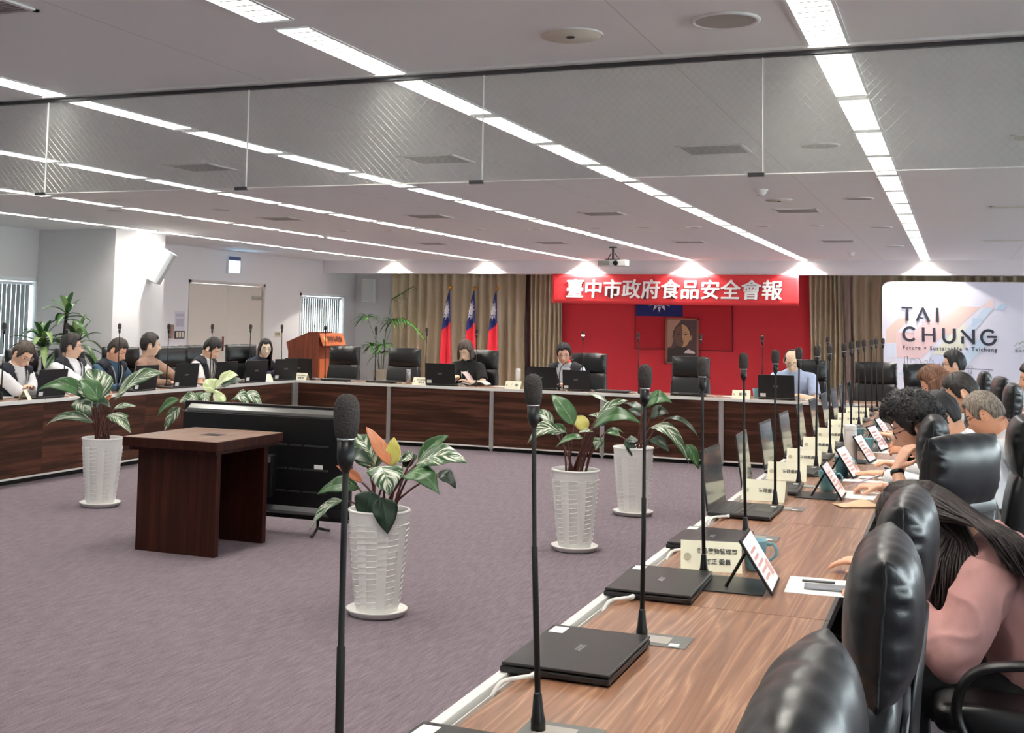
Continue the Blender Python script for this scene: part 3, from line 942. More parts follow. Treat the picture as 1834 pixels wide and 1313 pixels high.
stroke(L, [(816, 604), (816, 695)] + arc(877, 700, 61, 180, 360, 14) + [(938, 695), (938, 606)], W_)
stroke(L, [(1030, 690), (1030, 770)], W_); stroke(L, [(1018, 622), (1158, 766)], W_); stroke(L, [(1153, 612), (1153, 774)], W_)
stroke(L, arc(1318, 696, 78, 42, 352), W_); stroke(L, [(1302, 690), (1408, 690)], 0.034)
L.build('title_lettering', mat('print_navy_black', (44, 48, 62), 0.6), t)
x0, z0 = bp(350, 815); x1, z1_ = bp(1410, 855)
text_mesh('subtitle_lettering', 'Future × Sustainable × Taichung', 0.1, facing(((x0 + x1) / 2, YB0, (z0 + z1_) / 2), (0, -1, 0)), bpy.data.materials['print_navy_black'], t, depth=0.0008, width=x1 - x0, height=0.085, bold=0.002, space=1.35)
G = MB()
stroke(G, [(342, 1080), (368, 1080), (368, 926), (404, 926), (404, 1012)], 0.006)
stroke(G, [(440, 1000), (440, 952), (470, 952), (470, 962), (498, 962), (498, 1000)], 0.006)
stroke(G, [(480, 950), (490, 942), (525, 940), (548, 966), (548, 1000)], 0.006)
stroke(G, [(560, 1000), (575, 985), (600, 985), (600, 970), (630, 968), (630, 1000)], 0.006)
stroke(G, [(645, 1000), (655, 960), (662, 925), (670, 960), (690, 960), (700, 1000)], 0.006)
stroke(G, [(720, 1010), (745, 1030), (750, 1000), (780, 996), (785, 1020)], 0.006)
stroke(G, [(820, 1040), (1085, 1040), (1360, 1050)], 0.01)
stroke(G, arc(1112, 1035, 26, 0, 180, 10), 0.006)
stroke(G, [(1090, 1052), (1094, 1100), (1118, 1100), (1122, 1052)], 0.006)
stroke(G, [(1240, 1056), (1262, 1084), (1300, 1084), (1320, 1056)], 0.006)
G.build('skyline_drawing', mat('print_grey_line', (96, 98, 120), 0.6), t)
G = MB()
stroke(G, [(1598, 785), (1640, 742), (1655, 760), (1690, 728), (1730, 770), (1760, 745), (1800, 790)], 0.008)
stroke(G, [(1610, 812), (1660, 800), (1700, 780), (1760, 800), (1800, 806)], 0.006)
G.build('mountain_emblem', mat('print_green_grey', (150, 166, 150), 0.6), t)
x0, z0 = bp(1700, 835)
text_mesh('emblem_lettering', '臺中市政府', 0.06, facing((x0, YB0, z0), (0, -1, 0)), bpy.data.materials['print_grey_line'], t, depth=0.0008, width=0.26)

# ---------------------------------------------------------------- lectern
t = thing('lectern', (-10.55, 19.35, 0), 0, 'reddish wooden lectern with a lettered plaque beside the door', 'lectern')
side = [(-0.02, 0.0), (0.0, 0.55), (0.0, 1.28), (-0.2, 1.28), (-0.66, 1.09), (-0.62, 0.94), (-0.62, 0.0)]
for y in (0.0, 0.88):
    MB().prism(side, 1, y, y + 0.025).build('side_panel', M['lecternwood'], t)
MB().box(-0.02, 0.0, 0.025, 0.88, 0.0, 1.26).build('front_panel', M['lecternwood'], t)
MB().box(0.001, 0.02, 0.03, 0.87, 0.05, 0.82).build('lower_front_panel', M['orangewood'], t)
MB().prism([(-0.66, 1.09), (-0.2, 1.28), (-0.2, 1.3), (-0.66, 1.11)], 1, 0.0, 0.905).build('desk_top', M['lecternwood'], t)
MB().prism([(0.0, 1.28), (0.09, 1.06), (0.075, 1.05), (-0.015, 1.27)], 1, 0.02, 0.9).build('plaque', M['orangewood'], t)
nrm = Vector((0.22, 0, 0.09)).normalized()
text_mesh('plaque_lettering', '臺中市政府', 0.12, facing(Vector((0.047, 0.52, 1.17)) + nrm * 0.004, nrm), mat('plaque_letters', (92, 44, 24), 0.6), t, depth=0.002, width=0.55, height=0.13, bold=0.003)
em = MB().tube([Vector((0.045, 0.14, 1.175)), Vector((0.045, 0.14, 1.175)) + nrm * 0.006], 0.045, n=18)
em.build('plaque_emblem', mat('plaque_gold', (232, 186, 110), 0.4), t)
MB().tube([(-0.3, 0.45, 1.24), (-0.34, 0.45, 1.4)], 0.006).ball((-0.345, 0.45, 1.41), 0.014).build('microphone', M['black'], t)

# ---------------------------------------------------------------- things on the left wall and at the far end
def wallbox(name, y0, y1, z0, z1, d, m, label, cat, parts=None):
    t = thing(name, (XL, (y0 + y1) / 2, (z0 + z1) / 2), 0, label, cat)
    hy, hz = (y1 - y0) / 2, (z1 - z0) / 2
    MB().box(0.0, d, -hy, hy, -hz, hz).build(parts or 'plate', m, t, bev=0.004)
    return t, hy, hz
t, hy, hz = wallbox('exit_sign', 18.12, 18.5, 2.3, 2.6, 0.05, M['frame_white'], 'glowing pale blue exit sign over the double door', 'sign', 'body')
MB().box(0.05, 0.056, -hy + 0.02, hy - 0.02, -hz + 0.02, hz - 0.075).build('lit_face', M['exit_glow'], t)
MB().box(0.05, 0.058, -hy + 0.005, hy - 0.005, hz - 0.07, hz - 0.005).build('dark_top', mat('sign_blue_grey', (72, 84, 120), 0.5), t)
t, hy, hz = wallbox('wall_notice', 16.66, 16.94, 1.32, 1.62, 0.004, mat('notice_paper', (206, 200, 212), 0.8), 'grey paper notice taped to the wall left of the door', 'notice', 'sheet')
MB().box(0.004, 0.005, -0.1, 0.1, 0.06, 0.11).box(0.004, 0.005, -0.1, 0.1, -0.1, 0.03).build('print', mat('notice_print', (178, 172, 186), 0.8), t)
t, hy, hz = wallbox('switch_plate', 16.66, 16.94, 1.17, 1.3, 0.012, M['steel'], 'metal switch plate below the paper notice', 'switch')
for k in range(3):
    MB().box(0.012, 0.018, -0.1 + k * 0.075, -0.05 + k * 0.075, -0.045, 0.045).build('switch', M['offwhite'], t)
t, hy, hz = wallbox('wall_phone', 16.5, 16.58, 1.18, 1.4, 0.05, mat('phone_brown', (150, 120, 108), 0.5), 'brown wall handset beside the switch plate', 'phone', 'handset')
t, hy, hz = wallbox('light_switch', 19.8, 20.06, 1.18, 1.29, 0.012, M['offwhite'], 'cream double light switch right of the double door', 'switch')
for k in range(2):
    MB().box(0.012, 0.018, -0.09 + k * 0.1, -0.02 + k * 0.1, -0.03, 0.03).build('switch', M['planter'], t)

def speaker(loc, rot, label):
    t = thing('wall_speaker', loc, 0, label, 'speaker')
    t.rotation_euler = rot
    MB().prism([(-0.12, 0.0), (0.12, 0.0), (0.15, 0.14), (0.13, 0.2), (-0.13, 0.2), (-0.15, 0.14)], 2, -0.24, 0.24).build('cabinet', M['frame_white'], t, bev=0.012)
    MB().box(-0.125, 0.125, 0.2, 0.206, -0.225, 0.225).build('grille', mat('speaker_grille', (196, 196, 192), 0.6) if 'speaker_grille' not in bpy.data.materials else bpy.data.materials['speaker_grille'], t)
    MB().box(-0.03, 0.03, -0.09, 0.0, -0.05, 0.05).build('bracket', M['white'], t)
    return t
speaker((-11.35, 22.99, 2.14), (0, 0, pi + 0.25), 'white wall speaker on the far wall above the palm')
sp = speaker((-10.33, 14.12, 2.28), (0, 0, 0), 'white wall speaker tilted down on the bright column')
sp.rotation_euler = Euler((radians(-28), 0, radians(-62)), 'XYZ')

# ceiling projector
t = thing('projector', (-4.72, 17.7, CH), 0, 'white ceiling projector hanging before the red banner', 'projector')
MB().lathe([(0.06, -0.02), (0.06, 0.0)], 16).build('ceiling_plate', M['black'], t)
MB().tube([(0, 0, -0.19), (0, 0, 0)], 0.016).build('pole', M['black'], t)
MB().box(-0.11, 0.09, -0.06, 0.06, -0.2, -0.185).tube([(-0.1, 0.05, -0.2), (-0.03, 0.0, -0.1)], 0.008).tube([(0.1, 0.05, -0.2), (0.03, 0.0, -0.1)], 0.008).build('mount', M['black'], t)
b = MB(); b.prism([(-0.2, -0.15), (0.24, -0.15), (0.25, -0.02), (0.2, 0.14), (-0.2, 0.14)], 2, -0.295, -0.2)
b.build('body', M['white'], t, bev=0.015)
MB().lathe([(0.035, 0.0), (0.04, 0.03), (0.03, 0.032)], 16, c=(0.08, -0.18, -0.25), axis='y').build('lens', M['black'], t)
MB().box(-0.19, -0.02, -0.156, -0.15, -0.285, -0.215).build('front_panel', M['vent'], t)

# ---------------------------------------------------------------- desk and display in the middle of the floor
t = thing('small_desk', (-4.77, 7.17, 0), 0, 'dark wood panel-leg desk standing on carpet behind the display', 'desk')
dt = MB(); dt.box(-0.37, 0.37, -0.42, 0.42, 0.69, 0.7505)
dt.build('desk_edge', M['deskwood'], t, bev=0.002)
MB().box(-0.366, 0.366, -0.416, 0.416, 0.7506, 0.7525).build('desktop', M['desktop'], t)
MB().box(-0.31, 0.31, -0.32, -0.27, 0.0, 0.665).build('leg_panel', M['deskwood'], t, bev=0.002)
MB().box(-0.31, 0.31, 0.27, 0.32, 0.0, 0.665).build('leg_panel', M['deskwood'], t, bev=0.002)
MB().box(-0.30, -0.27, -0.27, 0.27, 0.03, 0.665).build('modesty_panel', M['deskwood'], t)
MB().box(-0.34, 0.34, -0.38, 0.38, 0.665, 0.69).build('under_frame', M['deskwood'], t)
MB().box(0.0, 0.14, -0.07, 0.05, 0.7526, 0.754).build('cable_flap', M['matte_black'], t)

t = thing('television', (-4.745, 7.92, 0), radians(0), 'large black flat display seen from behind with metal top strip', 'television')
MB().box(-0.715, 0.715, 0.0, 0.035, 0.1, 0.915).build('screen_frame', M['black'], t, bev=0.004)
MB().box(-0.70, 0.70, 0.0351, 0.037, 0.115, 0.9).build('screen', M['screen'], t)
bk = MB(); bk.prism([(0.0, 0.865), (-0.055, 0.835), (-0.055, 0.2), (0.0, 0.13)], 0, -0.69, 0.69)
bk.build('back_cover', M['black'], t)
MB().prism([(-0.001, 0.895), (-0.046, 0.865), (-0.046, 0.845), (-0.03, 0.835), (0.0, 0.85)], 0, -0.66, 0.66).build('top_vent_strip', mat('brushed_strip', (150, 152, 150), 0.3, 0.8), t)
v = MB()
for z in (0.63, 0.46, 0.3):
    for a, b_ in ((0.1, 0.22), (0.24, 0.34), (0.36, 0.56)):
        v.box(a, b_, -0.062, -0.055, z, z + 0.012)
v.build('vent_slots', mat('slot_grey', (58, 58, 60), 0.35), t)
pb = MB().box(-0.12, 0.14, -0.13, -0.056, 0.26, 0.56)
pb.build('electronics_box', M['black'], t, bev=0.01)
MB().box(0.02, 0.13, -0.142, -0.131, 0.51, 0.55).box(0.07, 0.09, -0.136, -0.131, 0.27, 0.31).build('port_plate', M['grey_panel'], t)
MB().box(0.45, 0.52, -0.0585, -0.0555, 0.475, 0.505).build('sticker', M['paper'], t)
MB().prism([(-0.058, 0.2), (-0.09, 0.17), (-0.09, 0.155), (0.0, 0.13)], 0, -0.45, 0.55).build('lower_lip', mat('lip_grey', (92, 92, 94), 0.35), t)
for x in (-0.45, 0.45):
    f = MB().tube([(x, 0.02, 0.12), (x, 0.02, 0.045), (x + 0.04, -0.14, 0.01)], 0.011).tube([(x, 0.02, 0.045), (x + 0.02, 0.16, 0.01)], 0.011)
    f.build('foot', M['black'], t, smooth=True)
# ---------------------------------------------------------------- armchairs
def pillow(a, ny, nz, p=2.4, flat=0.86, wr=0.0, seed=0, nu=40, nv=40):
    """cushion: half width a along x, cross-section half depth ny, half height nz; wrinkled towards the ends"""
    def fn(u, v):
        t = 2 * pi * u
        c, s_ = cos(t), sin(t)
        y = math.copysign(abs(c) ** (2 / p), c) * ny
        z = math.copysign(abs(s_) ** (2 / p), s_) * nz
        w_ = -1 + 2 * v
        k = abs(w_)
        sc = 1.0 if k < flat else sqrt(max(0.0, 1 - ((k - flat) / (1 - flat)) ** 2)) * 0.42 + 0.58 if k < 1 else 0.58
        sc *= 1 - 0.10 * k ** 3
        x = a * w_
        if wr and 0.35 < k:
            q = (k - 0.35) / 0.65
            n = noise.noise(Vector((x * 9, t * 3.2 + seed, seed)))
            n2 = sin(t * 11 + 3 * noise.noise(Vector((seed, t, w_ * 2))))
            sc *= 1 + wr * q * (0.5 * n + 0.35 * n2 * max(0, q - 0.3))
        return (x, y * sc, z * sc)
    mb = MB(); mb.grid(fn, nu, nv, wrapu=True)
    n = len(mb.v)
    mb.f.append([i for i in range(nu)][::-1]); mb.mi.append(0)
    mb.f.append([n - nu + i for i in range(nu)]); mb.mi.append(0)
    return mb
def headrest_mesh(a, ny, nz, seed=0, nu=96, nv=80):
    def fn(u, v):
        t = 2 * pi * u
        c, s_ = cos(t), sin(t)
        w_ = -1 + 2 * v; k = abs(w_)
        th = sqrt(max(0.0, 1 - k ** 3.4)) * 0.9 + 0.1
        hz = 1 - 0.10 * k ** 4 + 0.05 * k ** 12
        y = math.copysign(abs(c) ** 0.85, c) * ny * th
        z = math.copysign(abs(s_) ** 0.8, s_) * nz * hz
        q = max(0, (k - 0.66) / 0.34)
        pk = (abs(sin(z * 62 + 2.5 * noise.noise(Vector((z * 18, seed, w_))))) ** 0.6 - 0.6) * q ** 2.5 * 0.014
        n = noise.noise(Vector((w_ * 5, z * 30, seed + c))) * q * 0.006
        return (a * w_, y + (pk + n) * (1 if c > 0 else -1) * min(1, abs(c) * 2) * (1 - 0.5 * k ** 8), z + 0.004 * noise.noise(Vector((w_ * 4, t, seed))))
    mb = MB(); mb.grid(fn, nu, nv, wrapu=True)
    n = len(mb.v)
    mb.f.append([i for i in range(nu)][::-1]); mb.mi.append(0)
    mb.f.append([n - nu + i for i in range(nu)]); mb.mi.append(0)
    return mb
def seam_loop(x, ny, nz, sc, p=2.4, n=40, r=0.0035, wob=0.0, seed=0):
    pts = []
    for i in range(n + 1):
        t = 2 * pi * i / n
        c, s_ = cos(t), sin(t)
        k = sc * (1 + wob * noise.noise(Vector((t * 2, seed, 0))))
        pts.append((x + wob * 0.1 * sin(5 * t + seed), math.copysign(abs(c) ** (2 / p), c) * ny * k, math.copysign(abs(s_) ** (2 / p), s_) * nz * k))
    return MB().tube(pts, r, n=6, cap=False)
def xform(mb, Mx):
    mb.v = [Mx @ p for p in mb.v]
    return mb
def spline(pts, k=5):
    P_ = [Vector(p) for p in pts]; out = []
    for i in range(len(P_) - 1):
        q0 = P_[max(i - 1, 0)]; q1 = P_[i]; q2 = P_[i + 1]; q3 = P_[min(i + 2, len(P_) - 1)]
        for j in range(k):
            s = j / k
            out.append(0.5 * ((2 * q1) + (q2 - q0) * s + (2 * q0 - 5 * q1 + 4 * q2 - q3) * s * s + (3 * q1 - q0 - 3 * q2 + q3) * s ** 3))
    out.append(P_[-1])
    return out
def make_chair():
    t = thing('armchair')
    # base with five feet
    for k in range(5):
        a = 2 * pi * k / 5 + 0.3
        d = Vector((cos(a), sin(a), 0))
        l = MB().tube([d * 0.03 + Vector((0, 0, 0.12)), d * 0.16 + Vector((0, 0, 0.115)), d * 0.3 + Vector((0, 0, 0.075))], [(0.03, 0.022), (0.024, 0.018), (0.016, 0.012)], n=8, side=d.cross(Vector((0, 0, 1)))).build('leg', M['black'], t, smooth=True)
        q = d * 0.295
        MB().lathe([(0.02, -0.02), (0.03, -0.016), (0.03, 0.016), (0.02, 0.02)], 14, c=(q.x, q.y, 0.03), axis='y').tube([(q.x, q.y, 0.03), (q.x, q.y, 0.08)], 0.008).build('caster', M['rubber'], l, smooth=True)
    MB().tube([(0, 0, 0.1), (0, 0, 0.26), (0, 0, 0.26), (0, 0, 0.4)], [0.035, 0.035, 0.022, 0.022], n=14).build('gas_lift', M['steel'], t)
    sb = pillow(0.25, 0.24, 0.06, p=3.2, wr=0.05, seed=3)
    xform(sb, Matrix.Translation((0, 0.02, 0.46)) @ Matrix.Rotation(radians(3), 4, 'X'))
    sb.build('seat', M['leather'], t, smooth=True)
    MB().box(-0.2, 0.2, -0.18, 0.2, 0.385, 0.41).build('seat_plate', M['black'], t)
    Rb = Matrix.Rotation(radians(9), 4, 'X')
    bb = pillow(0.235, 0.05, 0.25, p=3.0, wr=0.05, seed=5)
    xform(bb, Matrix.Translation((0, -0.245, 0.72)) @ Rb)
    b = bb.build('backrest', M['leather'], t, smooth=True)
    hb = headrest_mesh(0.225, 0.07, 0.132, seed=9)
    Mh = Matrix.Translation((0, -0.285, 1.055)) @ Matrix.Rotation(radians(4), 4, 'X')
    xform(hb, Mh)
    h = hb.build('headrest', M['leather'], t, smooth=True)
    for s_ in (-1, 1):
        sm = MB().tube([(s_ * (0.2255 + 0.003 * noise.noise(Vector((q * 40, s_, 0)))), 0.003 * noise.noise(Vector((q * 30, 5, s_))), q) for q in [0.124 - 0.248 * i / 24 for i in range(25)]], 0.0036, n=6)
        xform(sm, Mh); sm.build('seam', M['leather_side'], h, smooth=True)
    bk = MB().tube([(0, -0.2, 0.43), (0, -0.285, 0.5), (0, -0.30, 0.72), (0, -0.318, 0.90)], [(0.19, 0.012)] * 4, n=10, side=(1, 0, 0))
    bk.build('back_bar', M['black'], t, smooth=True)
    for s_ in (-1, 1):
        x = 0.285 * s_
        ap = spline([(x * 0.8, 0.12, 0.40), (x, 0.15, 0.42), (x * 1.02, 0.185, 0.52), (x * 1.02, 0.14, 0.62), (x * 1.02, 0.02, 0.655), (x * 1.0, -0.12, 0.65), (x * 0.95, -0.23, 0.62), (x * 0.8, -0.27, 0.6)])
        ar = MB().tube(ap, [(0.018 + 0.008 * sin(pi * min(1, max(0, (i - 10) / 20))), 0.0145) for i in range(len(ap))], n=12, side=(1, 0, 0))
        ar.build('armrest', M['black'], t, smooth=True)
    return t
chair0 = make_chair()
chair_used = [False]
def chair(x, y, rz, label, group=None):
    if not chair_used[0]:
        chair_used[0] = True
        chair0.location = (x, y, 0); chair0.rotation_euler = (0, 0, rz)
        tag(chair0, label, 'chair', group)
        return chair0
    c = dup(chair0, (x, y, 0), rz, label, group)
    c['category'] = 'chair'
    if not group and 'group' in c: del c['group']
    return c
GF, GL_, GR = 'black armchairs behind the front tables', 'black armchairs behind the left tables', 'black armchairs along the right tables'
# front row, facing the camera side (-Y)
for x, l in ((-7.62, 'empty black armchair in front of the lectern, leftmost behind the front tables'),
             (-6.72, 'empty black armchair behind the steel bottle on the front table'),
             (-5.68, 'black armchair of the person in black leafing through a book'),
             (-4.26, 'black armchair behind the man speaking at the front table'),
             (-2.96, 'empty black armchair in front of the portrait'),
             (-1.62, 'black armchair behind the man in pale blue shirt'),
             (-0.87, 'empty black armchair by the corner of the front and right rows')):
    y = 14.42
    chair(x, 14.44 if 'empty' in l else 14.56, pi + random.uniform(-0.06, 0.06), l, GF)
# left row, facing +X
for y, l, rz in ((9.12, 'black armchair of the grey-haired man at the left frame edge', -pi / 2),
             (9.98, 'black armchair between the two vested men at far left', -pi / 2),
             (10.72, 'black armchair behind the vested man looking right', -pi / 2),
             (11.42, 'black armchair behind the man in the brown sweater', -pi / 2 - 0.5),
             (12.2, 'empty black armchair right of the man in the brown sweater', -pi / 2 - 0.45),
             (12.95, 'black armchair of the vested man with lanyard', -pi / 2 - 0.3),
             (13.95, 'black armchair of the woman with long dark hair', -pi / 2 - 0.55)):
    chair(-8.47 if 'empty' in l else -8.62, y, rz, l, GL_)

# ---------------------------------------------------------------- gooseneck microphones with their socket plates
def make_mic():
    t = thing('gooseneck_microphone')
    MB().lathe([(0.015, 0.0), (0.015, 0.022), (0.0125, 0.03), (0.0085, 0.07), (0.0065, 0.075)], 14).build('socket', M['black'], t, smooth=True)
    st = MB().tube([(0, 0, 0.07), (0.001, 0.001, 0.25), (0.002, 0, 0.36), (0.002, 0, 0.362), (0.001, 0, 0.5), (-0.001, 0, 0.615)], [0.0062, 0.0062, 0.0062, 0.0046, 0.0046, 0.0046], n=8)
    st.build('stem', M['matte_black'], t, smooth=True)
    MB().lathe([(0.005, 0.60), (0.011, 0.612), (0.0125, 0.62), (0.0125, 0.645)], 14).build('collar', M['black'], t, smooth=True)
    MB().lathe([(0.0125, 0.645), (0.0132, 0.6455), (0.0132, 0.648), (0.012, 0.649)], 14).build('collar_ring', M['chrome'], t, smooth=True)
    MB().lathe([(0.010, 0.646), (0.016, 0.651), (0.0185, 0.668), (0.019, 0.685), (0.018, 0.697), (0.013, 0.707), (0.005, 0.711)], 18).build('foam_windscreen', M['foam'], t, smooth=True)
    return t
mic0 = make_mic()
mic_used = [False]
def mic(x, y, label, group, lean=(0, 0), rz=0.0):
    if not mic_used[0]:
        mic_used[0] = True; m_ = mic0; m_.location = (x, y, TH + 0.001); tag(m_, label, 'microphone', group)
    else:
        m_ = dup(mic0, (x, y, TH + 0.001), label=label, group=group)
    m_.rotation_euler = (lean[0], lean[1], rz)
    return m_
def socket_plate(x, y, label, group):
    t = thing('socket_plate', (x, y, TH + 0.0005), 0, label, 'socket', group)
    MB().box(-0.055, 0.105, -0.06, 0.06, 0, 0.0012).build('plate', M['grey_panel'], t)
    MB().box(-0.025, 0.055, -0.035, 0.035, 0.0012, 0.002).build('flap', M['vent'], t)
    MB().box(0.06, 0.085, -0.05, -0.025, 0.0012, 0.0024).build('sticker', M['paper'], t)
rn = random.Random(11)
ordn = ['first', 'second', 'third', 'fourth', 'fifth', 'sixth', 'seventh', 'eighth', 'ninth', 'tenth', 'eleventh', 'twelfth', 'thirteenth', 'fourteenth', 'fifteenth', 'sixteenth']
RM = [(-0.79, 1.545), (-0.787, 2.405), (-0.77, 3.21), (-0.77, 4.06), (-0.77, 4.91), (-0.77, 5.75), (-0.765, 6.6), (-0.765, 7.45)] + [(-0.765, 7.45 + 0.845 * k) for k in range(1, 8)] + [(-0.74, 13.95)]
for k, (x, y) in enumerate(RM):
    lean = [(0.02, 0.035), (0.01, 0.03), (0.0, 0.01), (0.0, 0.012), (0.0, 0.012), (0, -0.004)][k] if k < 6 else (rn.uniform(-0.02, 0.02), rn.uniform(-0.03, 0.03))
    mic(x, y, 'gooseneck microphone on the right-hand table row, %s from the camera' % ordn[k], 'microphones of the right row', lean, rn.uniform(0, 6))
    if k > 0: socket_plate(x + 0.02, y, 'grey socket plate set in the right-hand table, %s from the camera' % ordn[k - 1], 'socket plates of the right row')
for k, x in enumerate((-7.59, -6.87, -6.17, -5.48, -4.13, -3.44, -2.72, -2.03, -1.32)):
    m_ = mic(x, 14.12, 'gooseneck microphone on the front table, %s from the left' % ordn[k], 'microphones of the front row', (rn.uniform(-0.015, 0.015), rn.uniform(-0.02, 0.02)), rn.uniform(0, 6))
    if k == 4:
        m_['label'] = 'front-table microphone with a white glowing ring near the speaking man'
        MB().lathe([(0.0195, 0.655), (0.0205, 0.66), (0.0195, 0.668)], 18, closed=False).build('light_ring', mat('ring_white', (255, 236, 230), 0.4, emit=(255, 226, 220), estr=2.0), m_, smooth=True)
for k, y in enumerate((8.88, 9.72, 10.58, 11.43, 12.29, 13.15, 13.94)):
    mic(-8.14, y, 'gooseneck microphone on the left-hand table row, %s from the left frame edge' % ordn[k], 'microphones of the left row', (rn.uniform(-0.02, 0.02), rn.uniform(-0.02, 0.02)), rn.uniform(0, 6))
# the bent one in front of the speaking man
t = thing('gooseneck_microphone', (-4.395, 14.06, TH + 0.001), radians(12), 'bent gooseneck microphone with a red-lit head at the speaking man', 'microphone')
MB().lathe([(0.015, 0.0), (0.015, 0.022), (0.0125, 0.03), (0.0085, 0.07), (0.0065, 0.075)], 14).build('socket', M['black'], t, smooth=True)
MB().tube([(0, 0, 0.07), (0.0, 0.0, 0.2), (0.02, 0.02, 0.28), (0.06, 0.055, 0.325), (0.1, 0.10, 0.35)], 0.005, n=8).build('stem', M['matte_black'], t, smooth=True)
MB().tube([(0.1, 0.10, 0.35), (0.112, 0.115, 0.354)], 0.0125, n=14).build('light_ring', mat('ring_red', (230, 60, 50), 0.4, emit=(255, 60, 40), estr=2.0), t)
MB().tube([(0.112, 0.115, 0.354), (0.12, 0.125, 0.357), (0.14, 0.15, 0.364), (0.15, 0.163, 0.367)], [0.015, 0.0185, 0.018, 0.009], n=16).build('foam_windscreen', M['foam'], t, smooth=True)

# ---------------------------------------------------------------- laptops
def cable_pts(side=-1):
    return [(side * 0.21, 0.04, 0.012), (side * 0.235, 0.045, 0.014), (side * 0.265, 0.06, 0.016), (side * 0.30, 0.088, 0.012), (side * 0.33, 0.1, -0.015)]
def make_laptop(opened, ang=100):
    """user side -y, hinge +y"""
    t = thing('laptop')
    W2, D = 0.198, 0.262
    bs = MB().box(-W2, W2, -D / 2, D / 2, 0.004, 0.019)
    bs.build('base', M['lapblack'], t, bev=0.004)
    for x in (-0.15, 0.15):
        for y in (-0.1, 0.1):
            MB().box(x - 0.012, x + 0.012, y - 0.005, y + 0.005, 0.0, 0.004).build('foot', M['rubber'], t)
    if opened:
        kb = MB()
        for r in range(5):
            for c_ in range(14):
                x = -0.16 + c_ * 0.0232; y = 0.085 - r * 0.021
                kb.box(x, x + 0.0195, y - 0.017, y, 0.019, 0.0205)
        kb.build('keyboard', M['keys'], t)
        MB().box(-0.055, 0.055, -0.115, -0.04, 0.019, 0.0195).build('touchpad', mat('touchpad', (46, 45, 46), 0.3) if 'touchpad' not in bpy.data.materials else bpy.data.materials['touchpad'], t)
        MB().box(0.1, 0.135, -0.11, -0.085, 0.019, 0.0196).build('palm_sticker', M['paper'], t)
    a = radians(ang) if opened else 0.0
    # lid: local frame hinged along x at (y=D/2, z=.021); lies over the base when closed (extends to -y)
    Mx = Matrix.Translation((0, D / 2 - 0.004, 0.021)) @ Matrix.Rotation(-a, 4, 'X')
    l = MB().box(-W2, W2, -D + 0.004, 0.0, 0.0, 0.007)
    lid = l.build('lid', M['lapblack'], t, bev=0.003, M=Mx)
    if opened:
        MB().box(-W2 + 0.012, W2 - 0.012, -D + 0.018, -0.026, -0.0006, -0.0001).build('screen', M['screen'], lid)
    lg = facing((0, -D / 2, 0.0072), (0, 0, 1), (0, -1, 0))
    text_mesh('lid_logo', 'acer', 0.03, lg, mat('logo_grey', (150, 150, 150), 0.4, 0.4) if 'logo_grey' not in bpy.data.materials else bpy.data.materials['logo_grey'], lid, depth=0.0003, bold=0.0006, width=0.062)
    MB().box(0.115, 0.175, -0.05, -0.012, 0.0071, 0.0078).build('lid_sticker', M['paper'], lid)
    MB().tube(spline(cable_pts(-1)), 0.0052, n=8).tube([(-0.198, 0.04, 0.011), (-0.222, 0.042, 0.012)], 0.0075, n=8).build('charging_cable', M['cable'], t, smooth=True)
    return t
lap_closed = make_laptop(False)
lap_open = make_laptop(True, 97)
used = {}
def place(proto, loc, rz, label, cat, group=None):
    if proto.name not in used:
        used[proto.name] = 1
        proto.location = loc; proto.rotation_euler = (0, 0, rz); tag(proto, label, cat, group)
        return proto
    c = dup(proto, loc, rz, label, group); c['category'] = cat
    return c
GLR = 'laptops on the right row'
for k, y in enumerate((2.08, 2.94, 3.83, 4.69)):
    place(lap_closed, (-0.862, y, TH + 0.0005), pi / 2 + rn.uniform(-0.03, 0.03), ['closed black laptop on right table, cut by the bottom frame edge', 'closed black laptop on right table, nearest one fully in view', 'closed black laptop in front of the large cream name card', 'closed black laptop between the large name card and the first open laptop'][k], 'laptop', 'closed ' + GLR)
for k, y in enumerate((5.52, 6.38, 7.2, 8.02, 8.86, 9.7, 10.55, 11.4, 12.2, 13.05)):
    place(lap_open, (-0.862, y, TH + 0.0005), pi / 2 + rn.uniform(-0.03, 0.03), 'open black laptop on the right-hand row, %s open one from the camera' % ordn[k], 'laptop', 'open ' + GLR)
# front row, lids facing the camera
for x, y, rz, l in ((-5.91, 14.12, pi + 0.02, 'open black laptop before the person in black at the front table'),
                (-4.61, 14.16, pi - 0.03, 'open black laptop left of the bent microphone at the speaking man'),
                (-4.195, 14.2, pi + 0.03, 'open black laptop right of the bent microphone at the speaking man'),
                (-1.86, 14.16, pi - 0.02, 'open black laptop before the man in pale blue shirt')):
    lo_ = place(lap_open, (x, y, TH + 0.0005), rz, l, 'laptop', 'open laptops on the front row')
    if 'right of the bent' in l: lo_.scale = (0.84, 0.84, 0.9)
for x, l in ((-7.4, 'closed black laptop before the leftmost empty armchair of the front row'), (-6.75, 'closed black laptop left of the steel bottle on the front table'),
             (-3.75, 'closed black laptop on the front table right of the speaking man'), (-2.85, 'closed black laptop before the armchair in front of the portrait')):
    place(lap_closed, (x, 14.14, TH + 0.0005), pi, l, 'laptop', 'closed laptops on the front row')
